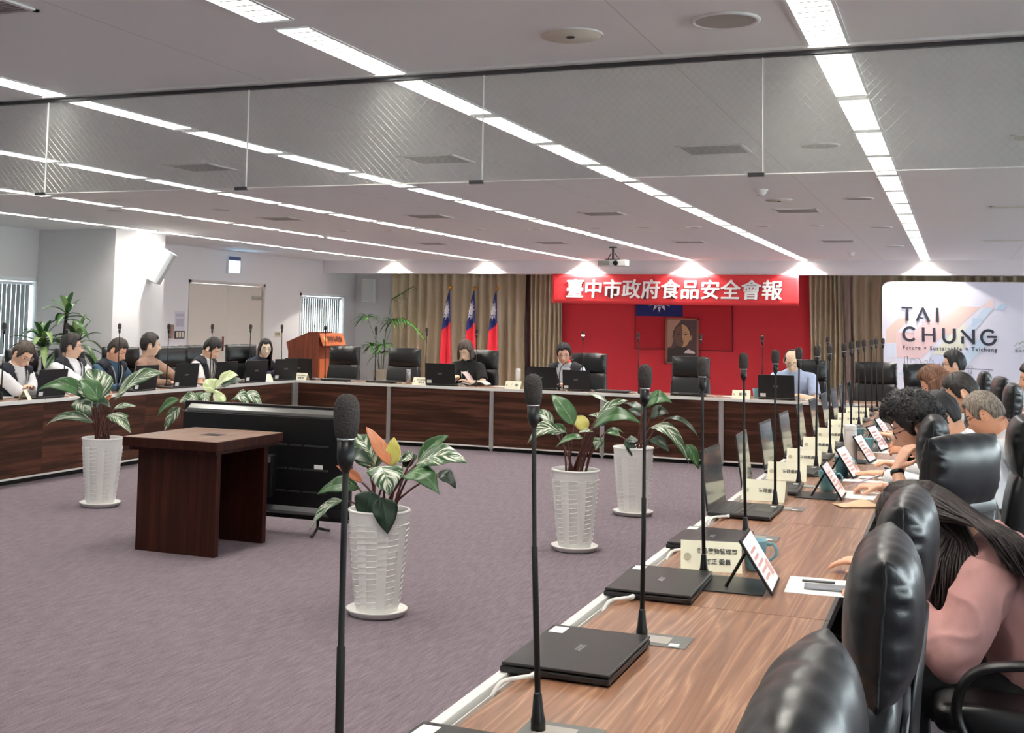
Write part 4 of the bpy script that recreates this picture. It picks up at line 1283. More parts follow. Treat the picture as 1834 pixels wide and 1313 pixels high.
for y, rz, l in ((9.3, -pi / 2, 'open black laptop between the two vested men at far left'), (10.75, -pi / 2, 'open black laptop before the vested man in blue shirt'),
             (11.5, -pi / 2 - 0.1, 'open black laptop before the man in the brown sweater'), (12.3, -pi / 2 - 0.1, 'open black laptop before the vested man with lanyard'),
             (12.98, -pi / 2 - 0.15, 'open black laptop left of the woman with long dark hair'), (13.72, -pi / 2 - 0.3, 'open black laptop before the woman with long dark hair')):
    place(lap_open, (-8.06, y, TH + 0.0005), rz, l, 'laptop', 'open laptops on the left row')
place(lap_open, (-7.93, 14.17, TH + 0.0005), pi + 0.0, 'open black laptop on the corner behind a cream name card', 'laptop', 'open laptops on the front row')

# ---------------------------------------------------------------- name cards
def card(x, y, rz, label, lines, w_=0.2, group='cream name cards'):
    t = thing('name_card', (x, y, TH + 0.0005), rz, label, 'name card', group)
    h, d = 0.092, 0.052
    c = MB()
    for s in (-1, 1):
        a = Vector((0, s * d, 0)); b = Vector((0, 0, h))
        n = Vector((0, s * h, d)).normalized() * 0.0012
        vs = []
        for xx in (-w_ / 2, w_ / 2):
            for p in (a, b):
                q = p + Vector((xx, 0, 0)); vs += [q, q - n]
        c.add(vs, [(0, 2, 6, 4), (1, 5, 7, 3), (0, 4, 5, 1), (2, 3, 7, 6), (0, 1, 3, 2), (4, 6, 7, 5)])
    c.build('card', M['cream'], t)
    nrm = Vector((0, -h, d)).normalized()
    up = Vector((0, d, h)).normalized()
    mid = Vector((0, -d / 2, h / 2)) + nrm * 0.0018
    for i, (tx, ww, dx, dz) in enumerate(lines):
        text_mesh('card_lettering', tx, 0.02, facing(mid + up * dz + Vector((dx, 0, 0)), nrm, up), M['ink'], t, depth=0.0002, bold=0.0003, width=ww)
    em = MB().tube([mid + Vector((-w_ * 0.39, 0, 0)) + up * (-0.004), mid + Vector((-w_ * 0.39, 0, 0)) + up * (-0.004) + nrm * 0.0004], 0.012, n=14)
    em.build('card_emblem', mat('emblem_grey', (196, 190, 160), 0.7) if 'emblem_grey' not in bpy.data.materials else bpy.data.materials['emblem_grey'], t)
    return t
card(-0.775, 4.21, radians(12), 'cream name card standing between two closed laptops, largest in view', [('食品藥物管理署', 0.135, 0.018, 0.018), ('技正 委員', 0.085, 0.022, -0.018)])
for k, y in enumerate((5.98, 6.82, 7.62, 8.46, 9.3, 10.15, 11.0, 11.85)):
    card(-0.85, y, radians(rn.uniform(-6, 10)), 'small cream name card on the right-hand row, %s behind the large one' % ordn[k], [('市政委員', 0.085, 0.02, 0.0)])
card(-7.86, 13.965, 0, 'cream name card on the corner before the lectern', [('臺中市政府衛生局', 0.13, 0.02, 0.016), ('委員 席', 0.08, 0.02, -0.018)])
card(-6.2, 14.06, 0, 'cream name card right of the steel bottle on the front table', [('臺中市政府環保局', 0.13, 0.02, 0.016), ('委員 席', 0.08, 0.02, -0.018)])
card(-4.96, 14.03, 0, 'cream name card before the white bottle on the front table', [('主 席', 0.09, 0.02, 0.0)])
card(-2.25, 14.06, 0, 'cream name card left of the laptop of the man in pale blue', [('委 員', 0.09, 0.02, 0.0)])
card(-7.99, 9.02, -pi / 2 + 0.5, 'cream name card on the left table, nearest the frame edge', [('委員', 0.06, 0.02, 0.0)], w_=0.14)
card(-8.0, 9.84, -pi / 2 + 0.4, 'cream name card before the vested man looking right', [('委員', 0.06, 0.02, 0.0)], w_=0.14)
card(-8.02, 13.38, -pi / 2 - 0.2, 'cream name card before the woman with long dark hair', [('委員', 0.06, 0.02, 0.0)], w_=0.14)

# ---------------------------------------------------------------- mugs, bottles, tablets, papers
def make_mug():
    t = thing('mug')
    MB().lathe([(0.028, 0.0), (0.031, 0.003), (0.036, 0.05), (0.043, 0.098), (0.0435, 0.1), (0.0405, 0.1), (0.034, 0.05), (0.028, 0.008), (0.001, 0.007)], 28, closed=False).build('cup', M['mug'], t, smooth=True)
    MB().lathe([(0.0, 0.0), (0.029, 0.0)], 20, closed=False).build('underside', M['mug'], t)
    MB().tube([(0.038, 0, 0.085), (0.06, 0, 0.09), (0.073, 0, 0.073), (0.07, 0, 0.052), (0.054, 0, 0.036), (0.035, 0, 0.034)], [(0.006, 0.005)] * 6, n=8).build('handle', M['mug'], t, smooth=True)
    return t
mug0 = make_mug()
for x, y, rz, l in ((-0.64, 4.27, 0.1, 'teal mug behind the nearest tablet on the right table'),
                    (-0.61, 6.45, 0.1, 'teal mug behind the tablet near the curly-haired man'),
                    (-0.6, 7.2, 0.2, 'teal mug between the curly-haired man and the white bottle'),
                    (-0.63, 8.2, 1.2, 'teal mug beside the tall white bottle'),
                    (-0.55, 8.5, 0.6, 'teal mug right of the white bottle, in a pair'),
                    (-0.66, 9.25, 0.6, 'teal mug behind the pair of mugs on the right row'),
                    (-0.56, 10.0, 0.9, 'farthest teal mug of the right row'),
                    (-4.86, 14.34, 1.0, 'teal cup beside the white bottle on the front table'),
                    (-2.13, 14.36, 2.0, 'teal cup left of the laptop of the man in pale blue')):
    place(mug0, (x, y, TH + 0.0005), rz, l, 'mug', 'teal mugs')
def bottle(x, y, r, h, m, label, cap_m):
    t = thing('bottle', (x, y, TH + 0.0005), 0, label, 'bottle')
    MB().lathe([(r * 0.92, 0.0), (r, 0.006), (r, h * 0.82), (r * 0.96, h * 0.85)], 22).build('body', m, t, smooth=True)
    MB().lathe([(r * 0.97, h * 0.85), (r * 0.99, h * 0.86), (r * 0.97, h * 0.98), (r * 0.85, h)], 22).build('cap', cap_m, t, smooth=True)
bottle(-0.61, 7.92, 0.038, 0.225, M['bottle_white'], 'tall white bottle standing among teal mugs on the right row', M['white'])
bottle(-6.39, 14.1, 0.03, 0.185, M['bottle_steel'], 'steel bottle on the front table left of a name card', M['bottle_steel'])
bottle(-4.98, 14.24, 0.032, 0.235, M['bottle_white'], 'slim white bottle on the front table left of the speaking man', M['bottle_white'])
bottle(-8.42, 9.62, 0.035, 0.17, M['bottle_navy'], 'dark blue bottle behind the laptop at far left', M['bottle_navy'])

def make_tablet():
    """screen leans towards local -y side user at -y; cover flap lies to +y"""
    t = thing('tablet')
    a = radians(58)
    MB().box(-0.12, 0.12, -0.02, 0.17, 0.0, 0.004).build('cover_flap', M['lapblack'], t, bev=0.001)
    Mx = Matrix.Translation((0, -0.045, 0.004)) @ Matrix.Rotation(a, 4, 'X')
    s = MB().box(-0.127, 0.127, 0.0, 0.185, 0.0, 0.008).build('tablet_body', M['black'], t, bev=0.003, M=Mx)
    MB().box(-0.116, 0.116, 0.01, 0.175, 0.0081, 0.0086).build('screen', M['screen_lit'], s)
    MB().box(-0.116, 0.116, 0.01, 0.175, -0.0, 0.0001).build('back', M['lapblack'], s)
    tx = MB()
    for k in range(5): tx.box(-0.09, 0.02 + 0.012 * (k % 3), 0.04 + k * 0.022, 0.05 + k * 0.022, 0.0086, 0.0088)
    tx.box(0.04, 0.1, 0.03, 0.08, 0.0086, 0.0088)
    tx.build('screen_content', mat('screen_rose', (196, 150, 140), 0.4, emit=(196, 150, 140), estr=0.2), s)
    MB().tube([(-0.04, 0.035, 0.12), (-0.04, 0.1, 0.004)], 0.005, n=8).build('kickstand', M['black'], t)
    return t
tab0 = make_tablet()
tab0_scale = 1
for x, y, rz, l in ((-0.58, 3.98, pi / 2 + 0.05, 'tablet on folding stand nearest the camera, showing a pale page'),
                    (-0.56, 6.24, pi / 2 + 0.0, 'tablet on folding stand before the curly-haired man'),
                    (-0.56, 7.12, pi / 2 - 0.1, 'tablet on folding stand behind the outstretched hand'),
                    (-0.53, 7.95, pi / 2 - 0.1, 'tablet on folding stand right of the white bottle'),
                    (-0.5, 8.75, pi / 2 - 0.15, 'tablet held up behind the pair of teal mugs'),
                    (-0.5, 9.55, pi / 2 - 0.1, 'tablet on folding stand among the far mugs of the right row'),
                    (-0.5, 10.5, pi / 2 - 0.1, 'farthest tablet of the right row')):
    place(tab0, (x, y, TH + 0.0005), rz, l, 'tablet', 'tablets of the right row')

def sheets(x, y, rz, w_, d, n, label, name='paper_sheets', group=None):
    t = thing(name, (x, y, TH + 0.0005), rz, label, 'papers', group)
    mb = MB()
    for k in range(n):
        R = Matrix.Rotation(random.uniform(-0.05, 0.05), 4, 'Z')
        mb = MB().box(-w_ / 2, w_ / 2, -d / 2, d / 2, 0.0016 * k, 0.0016 * k + 0.0014, M=R)
        mb.build('sheet', M['paper'], t)
    return t
p = sheets(-0.42, 4.09, 0.05, 0.18, 0.26, 1, 'white sheet under the hand of the woman in pink')
q = thing('phone', (-0.385, 4.06, TH + 0.0025), 0.1, 'grey phone lying on the white sheet near the pink sleeve', 'phone')
MB().box(-0.07, 0.07, -0.035, 0.035, 0, 0.008).build('phone_body', mat('phone_grey', (128, 132, 140), 0.3), q, bev=0.003)
q = MB().tube([(-0.47, 4.14, TH + 0.006), (-0.37, 4.15, TH + 0.006)], 0.004, n=8).build('pen', M['steel'])
tag(q, 'thin grey pen lying on the white sheet by the woman in pink', 'pen')
sheets(-0.47, 6.36, 0.0, 0.2, 0.28, 2, 'white sheets under the pen of the curly-haired man')
sheets(-0.47, 7.05, 0.1, 0.22, 0.28, 2, 'white sheets under the outstretched hand with the watch')
sheets(-0.45, 8.0, -0.1, 0.22, 0.3, 2, 'white sheets before the short-haired man in white')
sheets(-0.48, 8.7, 0.1, 0.22, 0.3, 2, 'white sheets behind the raised tablet on the right row')
sheets(-5.2, 14.4, 0.2, 0.3, 0.22, 2, 'white papers beside the white bottle on the front table')
sheets(-2.35, 14.32, 0.1, 0.3, 0.22, 2, 'white papers by the teal cup on the front table')
sheets(-1.58, 14.3, 0.1, 0.21, 0.2, 2, 'white papers under the forearms of the man in pale blue')
sheets(-8.38, 9.15, 0.0, 0.21, 0.3, 2, 'white papers before the grey-haired man at far left')
sheets(-8.22, 10.1, 0.0, 0.21, 0.3, 3, 'white papers before the vested man looking right')
sheets(-8.3, 11.05, 0.1, 0.21, 0.3, 2, 'white papers between the vested man and the brown sweater')
sheets(-8.25, 12.05, 0.1, 0.22, 0.32, 3, 'white papers before the empty armchair of the left row')
# face mask on the table near the curly-haired man
t = thing('face_mask', (-0.43, 5.98, TH + 0.001), 0.5, 'cream cloth lying crumpled on the right table', 'cloth')
def mk(u, v):
    x = (u - 0.5) * 0.2; y = (v - 0.5) * 0.11
    return (x, y, 0.004 + 0.022 * sin(pi * u) * sin(pi * v) * (1 + 0.4 * sin(9 * u + 3 * v)))
mb = MB(); mb.grid(mk, 16, 10); mb.build('cloth', M['tan'], t, smooth=True, solid=0.002)
# open book of the person in black
t = thing('book', (-5.62, 14.38, TH + 0.001), 0.1, 'open white book being leafed through at the front table', 'book')
for s in (-1, 1):
    def pg(u, v, s=s):
        x = s * (0.005 + 0.19 * u)
        return (x, (v - 0.5) * 0.27, 0.006 + 0.05 * sin(pi * min(1, u * 0.9 + 0.05)) * (1 if s > 0 else 0.5))
    mb = MB(); mb.grid(pg, 12, 2); mb.build('page_block', M['paper'], t, smooth=True, solid=0.006)
def pg(u, v):
    return (-0.01 - 0.12 * u, (v - 0.5) * 0.26, 0.02 + 0.15 * sin(u * 1.35))
mb = MB(); mb.grid(pg, 10, 2); mb.build('turned_page', mat('page_pink', (232, 206, 206), 0.8), t, smooth=True, solid=0.001)
# ---------------------------------------------------------------- potted plants
def leaf_mat(name, dark, light, amount, rough=0.35, edge=False):
    m, nt, b = nmat(name)
    tc = nt.nodes.new('ShaderNodeTexCoord')
    sp = nt.nodes.new('ShaderNodeSeparateXYZ'); nt.links.new(tc.outputs['UV'], sp.inputs[0])
    def mth(op, a, b_=None):
        n = nt.nodes.new('ShaderNodeMath'); n.operation = op
        for i, x in enumerate((a, b_)):
            if x is None: continue
            if isinstance(x, (int, float)): n.inputs[i].default_value = x
            else: nt.links.new(x, n.inputs[i])
        return n.outputs[0]
    au = mth('ABSOLUTE', mth('SUBTRACT', sp.outputs[0], 0.5))
    s = mth('SUBTRACT', mth('MULTIPLY', sp.outputs[1], 9.0), mth('MULTIPLY', au, 7.0))
    oi = nt.nodes.new('ShaderNodeObjectInfo')
    cb = nt.nodes.new('ShaderNodeCombineXYZ')
    nt.links.new(s, cb.inputs[0]); nt.links.new(mth('MULTIPLY', au, 1.3), cb.inputs[1])
    sx = nt.nodes.new('ShaderNodeSeparateXYZ'); nt.links.new(oi.outputs['Location'], sx.inputs[0])
    nt.links.new(mth('ADD', mth('MULTIPLY', oi.outputs['Random'], 40.0), mth('SIGN', mth('SUBTRACT', sp.outputs[0], 0.5))), cb.inputs[2])
    n = nt.nodes.new('ShaderNodeTexNoise'); n.inputs['Scale'].default_value = 1.6; n.inputs['Detail'].default_value = 3
    nt.links.new(cb.outputs[0], n.inputs['Vector'])
    mid = mth('LESS_THAN', au, 0.018)
    f = mth('ADD', n.outputs[0], mth('MULTIPLY', mth('SUBTRACT', 0.3, au), 0.15))
    if edge: f = mth('ADD', f, mth('MULTIPLY', mth('GREATER_THAN', au, 0.44), 0.6))
    r = ramp(nt, [(0.0, dark), (amount - 0.06, tuple(min(255, v * 1.25) for v in dark)), (amount, tuple((a_ + b_) / 2 for a_, b_ in zip(dark, light))), (amount + 0.05, light)])
    nt.links.new(f, r.inputs[0])
    mx = nt.nodes.new('ShaderNodeMix'); mx.data_type = 'RGBA'
    nt.links.new(mid, mx.inputs[0]); nt.links.new(r.outputs[0], mx.inputs[6]); mx.inputs[7].default_value = lin(tuple((a_ + b_) / 2 for a_, b_ in zip(dark, light)))
    nt.links.new(mx.outputs[2], b.inputs['Base Color'])
    b.inputs['Roughness'].default_value = rough
    b.inputs['Subsurface Weight'].default_value = 0.0
    return m
LM = {'v': leaf_mat('leaf_variegated', (36, 66, 34), (222, 226, 208), 0.55),
      'g': leaf_mat('leaf_green', (40, 74, 36), (186, 202, 166), 0.70),
      'd': leaf_mat('leaf_dark_green', (26, 46, 30), (112, 130, 104), 0.78),
      'o': leaf_mat('leaf_orange', (146, 84, 50), (186, 136, 92), 0.66, 0.45),
      'y': leaf_mat('leaf_yellow_green', (152, 146, 62), (204, 190, 112), 0.6, 0.45, edge=True),
      'p': leaf_mat('leaf_pale', (150, 170, 112), (236, 236, 206), 0.5)}
VIEW = Vector((0.38, -0.92, 0.25))
def leaf(parent, b, t, w, kind, arch, rnd, name='leaf'):
    b = Vector(b); t = Vector(t)
    ax = t - b; L = ax.length
    toward = VIEW.normalized()
    nrm = (toward * 0.75 + Vector((0, 0, 0.65)) + Vector((rnd.uniform(-.3, .3), rnd.uniform(-.3, .3), 0)))
    side = ax.cross(nrm).normalized()
    nrm = side.cross(ax).normalized()
    up = Vector((0, 0, 1))
    fold = rnd.uniform(0.12, 0.3); wav = rnd.uniform(0, 6)
    def fn(u, v):
        s = u * 2 - 1
        c = b + ax * v + (up * 0.7 + nrm * 0.3) * (arch * L * 4 * v * (1 - v))
        pr = (sin(pi * min(1.0, v ** 0.72)) ** 0.85) if 0 < v < 1 else 0.0
        pr = max(pr, 0.0)
        ww = 0.5 * w * 1.38 * pr
        z = fold * abs(s) * ww + 0.045 * w * sin(v * 14 + wav + s * 1.5) * abs(s) - 0.22 * w * abs(s) ** 3 * fold
        return c + side * (s * ww) + nrm * z
    mb = MB(); mb.grid(fn, 10, 16, uv=True)
    return mb.build(name, LM[kind], parent, smooth=True, solid=0.0012)
def pot_white(t, H=0.55, rt=0.165, rb=0.112):
    n_c, n_r = 16, 14
    z0, z1 = 0.05, H * 0.88
    def rad(z): return rb + (rt - rb) * (max(0.0, (z - 0.025) / (H - 0.025)) ** 0.85)
    mb = MB()
    mb.lathe([(rad(0.025 + (H - 0.025) * k / 12) - 0.0012, 0.025 + (H - 0.025) * k / 12) for k in range(13)], 60, closed=False)
    pitch = (z1 - z0) / n_r
    for c in range(n_c):
        off = (c * 0.26) % 1.0
        prof = []
        for r in range(-1, n_r + 1):
            za = z0 + (r + off) * pitch; zb = za + pitch
            za_, zb_ = max(za, z0), min(zb, z1)
            if zb_ - za_ < 0.002: continue
            lo_d, hi_d = (0.0004, 0.0056) if c % 2 == 0 else (0.0056, 0.0004)
            f0, f1 = (za_ - za) / pitch, (zb_ - za) / pitch
            prof += [(za_ + 0.0004, lo_d + (hi_d - lo_d) * f0), (zb_ - 0.0004, lo_d + (hi_d - lo_d) * f1)]
        prof = [(z0, 0.0)] + prof + [(z1, 0.0)]
        a0, a1 = 2 * pi * c / n_c, 2 * pi * (c + 1) / n_c
        sg = 6
        vs = []; fs = []
        for (z, d) in prof:
            for j in range(sg + 1):
                a = a0 + (a1 - a0) * j / sg
                e = 1.0
                zz = z + 0.006 * (j / sg - 0.5)
                r_ = rad(zz) + d * e
                vs.append((r_ * cos(a), r_ * sin(a), zz))
        for i in range(len(prof) - 1):
            for j in range(sg):
                k = i * (sg + 1) + j
                fs.append((k, k + 1, k + sg + 2, k + sg + 1))
        mb.add(vs, fs)
    mb.build('pot', M['pot'], t, smooth=False)
    MB().lathe([(rt, H - 0.012), (rt + 0.004, H - 0.004), (rt, H + 0.004), (rt - 0.012, H + 0.003), (rt - 0.014, H - 0.03)], 48, closed=False).build('rim', M['pot'], t, smooth=True)
    MB().lathe([(0.001, H - 0.032), (rt - 0.014, H - 0.03)], 32, closed=False).build('soil', M['soil'], t)
    MB().lathe([(0.12, 0.0), (0.145, 0.004), (0.162, 0.03), (0.166, 0.034), (0.158, 0.038), (0.145, 0.03), (0.11, 0.026)], 40).build('saucer', M['pot'], t, smooth=True)
def philodendron(loc, leaves, label, seed):
    rnd = random.Random(seed)
    t = thing('potted_plant', loc, 0, label, 'plant', 'white-potted plants on the carpet')
    pot_white(t)
    for (bx, by, bz, tx, ty, tz, w_, kind, arch) in leaves:
        b = Vector((bx, by, bz))
        leaf(t, b, (tx, ty, tz), w_, kind, arch, rnd)
        a = rnd.uniform(0, 6.28)
        s = Vector((0.05 * cos(a), 0.05 * sin(a), 0.51)) + Vector((bx, by, 0)) * 0.2
        m = (s + b) / 2 + Vector((-(bx) * 0.12, -(by) * 0.12, 0.03))
        pts = [s * (1 - q) ** 2 + m * 2 * q * (1 - q) + b * q * q for q in (0, 0.2, 0.4, 0.6, 0.8, 1.0)]
        MB().tube(pts, [0.0085, 0.0075, 0.0065, 0.006, 0.0055, 0.005], n=8).build('stem', M['stem'], t, smooth=True)
    return t
LEAF_A = [(-0.01,-0.05,0.86,-0.17,0.00,1.11,0.211,'v',0.05),
    (0.04,-0.12,0.85,-0.10,-0.20,1.02,0.132,'g',0.15),
    (0.14,-0.05,0.87,0.65,-0.10,1.10,0.138,'v',0.12),
    (-0.08,-0.05,0.86,-0.62,-0.10,0.91,0.106,'g',0.18),
    (-0.21,-0.10,0.85,-0.01,-0.15,0.74,0.112,'v',0.10),
    (-0.06,-0.05,0.67,-0.59,0.00,0.62,0.069,'v',0.15),
    (0.02,0.10,0.78,0.17,0.20,0.80,0.045,'v',0.10),
    (0.08,-0.05,0.74,0.39,-0.15,0.62,0.083,'v',0.12),
    (0.11,0.05,0.69,0.17,0.10,0.73,0.061,'g',0.10),
    (0.08,-0.10,0.83,0.15,-0.10,0.91,0.053,'o',0.05),
    (-0.04,-0.08,0.81,0.19,-0.16,0.81,0.067,'d',0.20),
    (-0.18,0.00,0.85,-0.13,0.05,0.78,0.068,'v',0.10),
    (-0.14,0.10,0.76,-0.27,0.20,0.86,0.057,'d',0.10)]
LEAF_B = [(0.06,-0.02,0.79,-0.10,0.02,0.98,0.072,'o',0.05),
    (0.06,0.02,0.78,0.05,0.06,0.93,0.062,'y',0.05),
    (-0.05,0.05,0.76,-0.19,0.10,0.93,0.142,'v',0.10),
    (-0.13,0.05,0.83,-0.28,0.10,0.93,0.102,'v',0.10),
    (-0.03,-0.05,0.80,-0.21,-0.10,0.82,0.060,'d',0.20),
    (-0.08,-0.05,0.69,-0.24,-0.05,0.77,0.042,'o',0.05),
    (-0.10,-0.05,0.66,-0.35,-0.05,0.61,0.075,'g',0.15),
    (-0.20,-0.05,0.59,-0.37,-0.10,0.42,0.058,'v',0.15),
    (0.05,-0.10,0.79,0.13,-0.16,0.65,0.148,'v',0.20),
    (0.01,-0.12,0.66,-0.01,-0.14,0.49,0.118,'d',0.10),
    (0.07,-0.12,0.63,0.12,-0.14,0.45,0.103,'d',0.10),
    (0.20,0.05,0.81,0.35,0.10,0.95,0.062,'g',0.12),
    (0.21,0.00,0.80,0.50,0.00,0.83,0.114,'v',0.15),
    (0.18,-0.08,0.75,0.39,-0.10,0.67,0.118,'g',0.25),
    (0.31,0.05,0.75,0.41,0.08,0.68,0.070,'d',0.20),
    (0.17,0.05,0.83,0.06,0.08,0.80,0.060,'v',0.10),
    (0.11,0.05,0.78,0.18,0.08,0.84,0.060,'d',0.10)]
LEAF_C = [(-0.00,-0.05,0.86,-0.18,0.00,1.06,0.099,'g',0.08),
    (-0.18,0.05,0.84,-0.33,0.10,0.94,0.058,'v',0.12),
    (-0.09,-0.05,0.80,-0.32,-0.10,0.72,0.090,'v',0.30),
    (-0.07,0.00,0.80,-0.21,0.00,0.81,0.067,'g',0.15),
    (0.06,0.05,0.81,-0.05,0.10,0.91,0.081,'y',0.12),
    (0.08,-0.10,0.78,-0.10,-0.14,0.71,0.058,'g',0.15),
    (0.15,0.00,0.91,0.37,0.00,1.04,0.074,'v',0.12),
    (0.20,0.10,1.01,-0.00,0.16,1.06,0.034,'v',0.10),
    (0.14,-0.06,0.85,0.48,-0.10,0.90,0.101,'g',0.22),
    (0.19,-0.05,0.78,0.17,-0.10,0.70,0.058,'v',0.08),
    (0.16,0.05,0.91,0.07,0.08,0.92,0.052,'v',0.10),
    (0.20,0.05,0.81,0.32,0.08,0.81,0.032,'g',0.20),
    (0.16,0.05,0.86,0.26,0.05,0.91,0.066,'d',0.20),
    (0.14,-0.05,0.82,0.05,-0.10,0.81,0.037,'v',0.10),
    (-0.17,0.10,0.77,-0.16,0.14,0.85,0.087,'d',0.10)]
LEAF_D = [(0.11,-0.05,0.89,0.33,-0.05,0.93,0.106,'g',0.30),
    (0.06,0.05,0.84,-0.10,0.10,0.90,0.070,'d',0.12),
    (0.14,-0.00,0.80,0.29,0.00,0.84,0.095,'d',0.25),
    (0.28,-0.05,0.80,0.55,-0.05,0.66,0.049,'d',0.20),
    (0.15,-0.05,0.72,0.48,-0.10,0.46,0.095,'v',0.28),
    (0.45,-0.05,0.60,0.55,-0.05,0.41,0.073,'g',0.12),
    (0.16,-0.08,0.63,0.33,-0.14,0.54,0.073,'d',0.15),
    (-0.02,-0.14,0.63,0.03,-0.16,0.49,0.069,'d',0.12),
    (-0.13,0.05,0.63,-0.26,0.10,0.64,0.045,'g',0.12),
    (0.06,-0.10,0.62,-0.03,-0.15,0.60,0.067,'d',0.10),
    (0.04,0.10,0.80,-0.08,0.15,0.85,0.068,'d',0.10)]
LEAF_E = [(0.00,0.00,0.94,0.22,0.00,1.06,0.123,'p',0.15),
    (-0.01,0.00,0.91,-0.11,0.00,1.01,0.111,'p',0.12),
    (0.15,-0.10,0.90,0.09,-0.15,0.82,0.104,'p',0.15),
    (-0.06,-0.10,0.90,0.03,-0.15,0.82,0.070,'v',0.10),
    (-0.14,-0.05,0.84,-0.30,-0.10,0.81,0.082,'v',0.20),
    (-0.34,-0.05,0.83,-0.56,-0.05,0.67,0.073,'g',0.15),
    (-0.33,-0.05,0.77,-0.44,-0.10,0.56,0.073,'v',0.12),
    (0.24,-0.10,0.86,0.42,-0.12,0.81,0.092,'v',0.35),
    (0.31,-0.05,0.90,0.50,-0.05,0.81,0.086,'v',0.20),
    (-0.01,0.10,0.95,0.18,0.15,1.01,0.071,'d',0.10),
    (-0.22,0.05,0.82,-0.20,0.10,0.90,0.071,'g',0.10),
    (-0.05,0.00,0.86,-0.15,0.00,0.88,0.070,'g',0.10)]
philodendron((-6.47, 8.24, 0), LEAF_A, 'white-potted variegated plant at left before the left tables', 1)
philodendron((-2.87, 5.99, 0), LEAF_B, 'white-potted plant with orange new leaves beside the display, nearest the camera', 2)
philodendron((-2.46, 8.27, 0), LEAF_C, 'white-potted plant with upright green leaves left of its twin near the right table', 3)
philodendron((-2.48, 10.0, 0), LEAF_D, 'white-potted dark-leaved plant farther back near the right table', 4)
philodendron((-5.9, 9.0, 0), LEAF_E, 'potted plant with pale leaves mostly hidden behind the black display', 5)

# fan palm by the far wall and tall corn plant by the column
def blade(mb, b, d, L, w, droop, n=6):
    """one narrow leaflet"""
    b = Vector(b); d = Vector(d).normalized()
    side = d.cross(Vector((0, 0, 1)))
    if side.length < 1e-3: side = Vector((1, 0, 0))
    side.normalize()
    vs = []
    for i in range(n + 1):
        q = i / n
        p = b + d * (L * q) + Vector((0, 0, -droop * L * q * q))
        ww = w * 0.5 * (sin(pi * min(1, 0.12 + 0.88 * q)) ** 0.6)
        fz = Vector((0, 0, 0.25 * ww))
        vs += [p - side * ww + fz, p, p + side * ww + fz]
    fs = []
    for i in range(n):
        a = 3 * i
        fs += [(a, a + 1, a + 4, a + 3), (a + 1, a + 2, a + 5, a + 4)]
    mb.add(vs, fs)
M['palm'] = mat('palm_green', (70, 120, 48), 0.4, vary=0.35, vscale=8)
M['corn'] = mat('corn_plant_green', (58, 98, 46), 0.35, vary=0.45, vscale=9)
M['cornl'] = mat('corn_plant_light', (150, 176, 116), 0.4, vary=0.3, vscale=12)
rp_ = random.Random(21)
t = thing('potted_palm', (-10.72, 22.3, 0), 0, 'fan palm in a square stone-coloured planter by the far wall', 'plant')
pb = MB(); pb.prism([(-0.13, -0.13), (0.13, -0.13), (0.13, 0.13), (-0.13, 0.13)], 2, 0.0, 0.54)
for v_ in pb.v:
    if v_.z < 0.1: v_.x *= 0.82; v_.y *= 0.82
pb.build('planter', M['planter'], t, bev=0.01)
for (sx, sy, tx, tz, kind) in ((-0.03, 0, -0.28, 1.58, 0), (0.03, 0.02, 0.2, 1.93, 1), (0.05, -0.03, 0.22, 1.5, 0), (-0.02, -0.04, -0.2, 1.0, 0), (0.02, 0.05, 0.1, 1.02, 0), (0.0, 0.0, 0.02, 0.86, 0)):
    ty = rp_.uniform(-0.15, 0.1)
    top = Vector((tx, ty, tz))
    MB().tube([(sx, sy, 0.5), (sx + (tx - sx) * 0.25, sy, 0.5 + (tz - 0.5) * 0.5), top], [0.009, 0.006, 0.004], n=8).build('stem', M['stemg'], t, smooth=True)
    mb = MB()
    if kind == 0:
        for k in range(15):
            a = -2.3 + 4.6 * k / 14
            el = rp_.uniform(-0.25, 0.55)
            d = Vector((sin(a) * cos(el), -cos(a) * cos(el) * 0.8, 0.25 + 0.5 * cos(a) * 0.3 + el))
            blade(mb, top, d, rp_.uniform(0.26, 0.4), 0.045, rp_.uniform(0.35, 0.8))
    else:
        ax = Vector((0.5, -0.1, 0.26))
        for k in range(12):
            q = k / 11
            p = top + ax * q
            for s in (-1, 1):
                d = Vector((0.55, -0.35 * s, 0.3 + 0.25 * s))
                blade(mb, p, d, 0.22 * (1 - 0.45 * q), 0.03, 0.4)
    mb.build('frond', M['palm'], t, smooth=True, solid=0.001)
# second drooping frond to the right
for (b, ax, n) in ((Vector((0.2, -0.05, 1.55)), Vector((0.72, -0.1, -0.3)), 12),):
    mb = MB()
    for k in range(n):
        q = k / (n - 1)
        p = b + ax * q + Vector((0, 0, 0.16 * sin(pi * q)))
        for s in (-1, 1):
            blade(mb, p, Vector((0.5, -0.4 * s, 0.12 * s - 0.1)), 0.27 * (1 - 0.4 * q), 0.04, 0.7)
    mb.build('frond', M['palm'], t, smooth=True, solid=0.001)

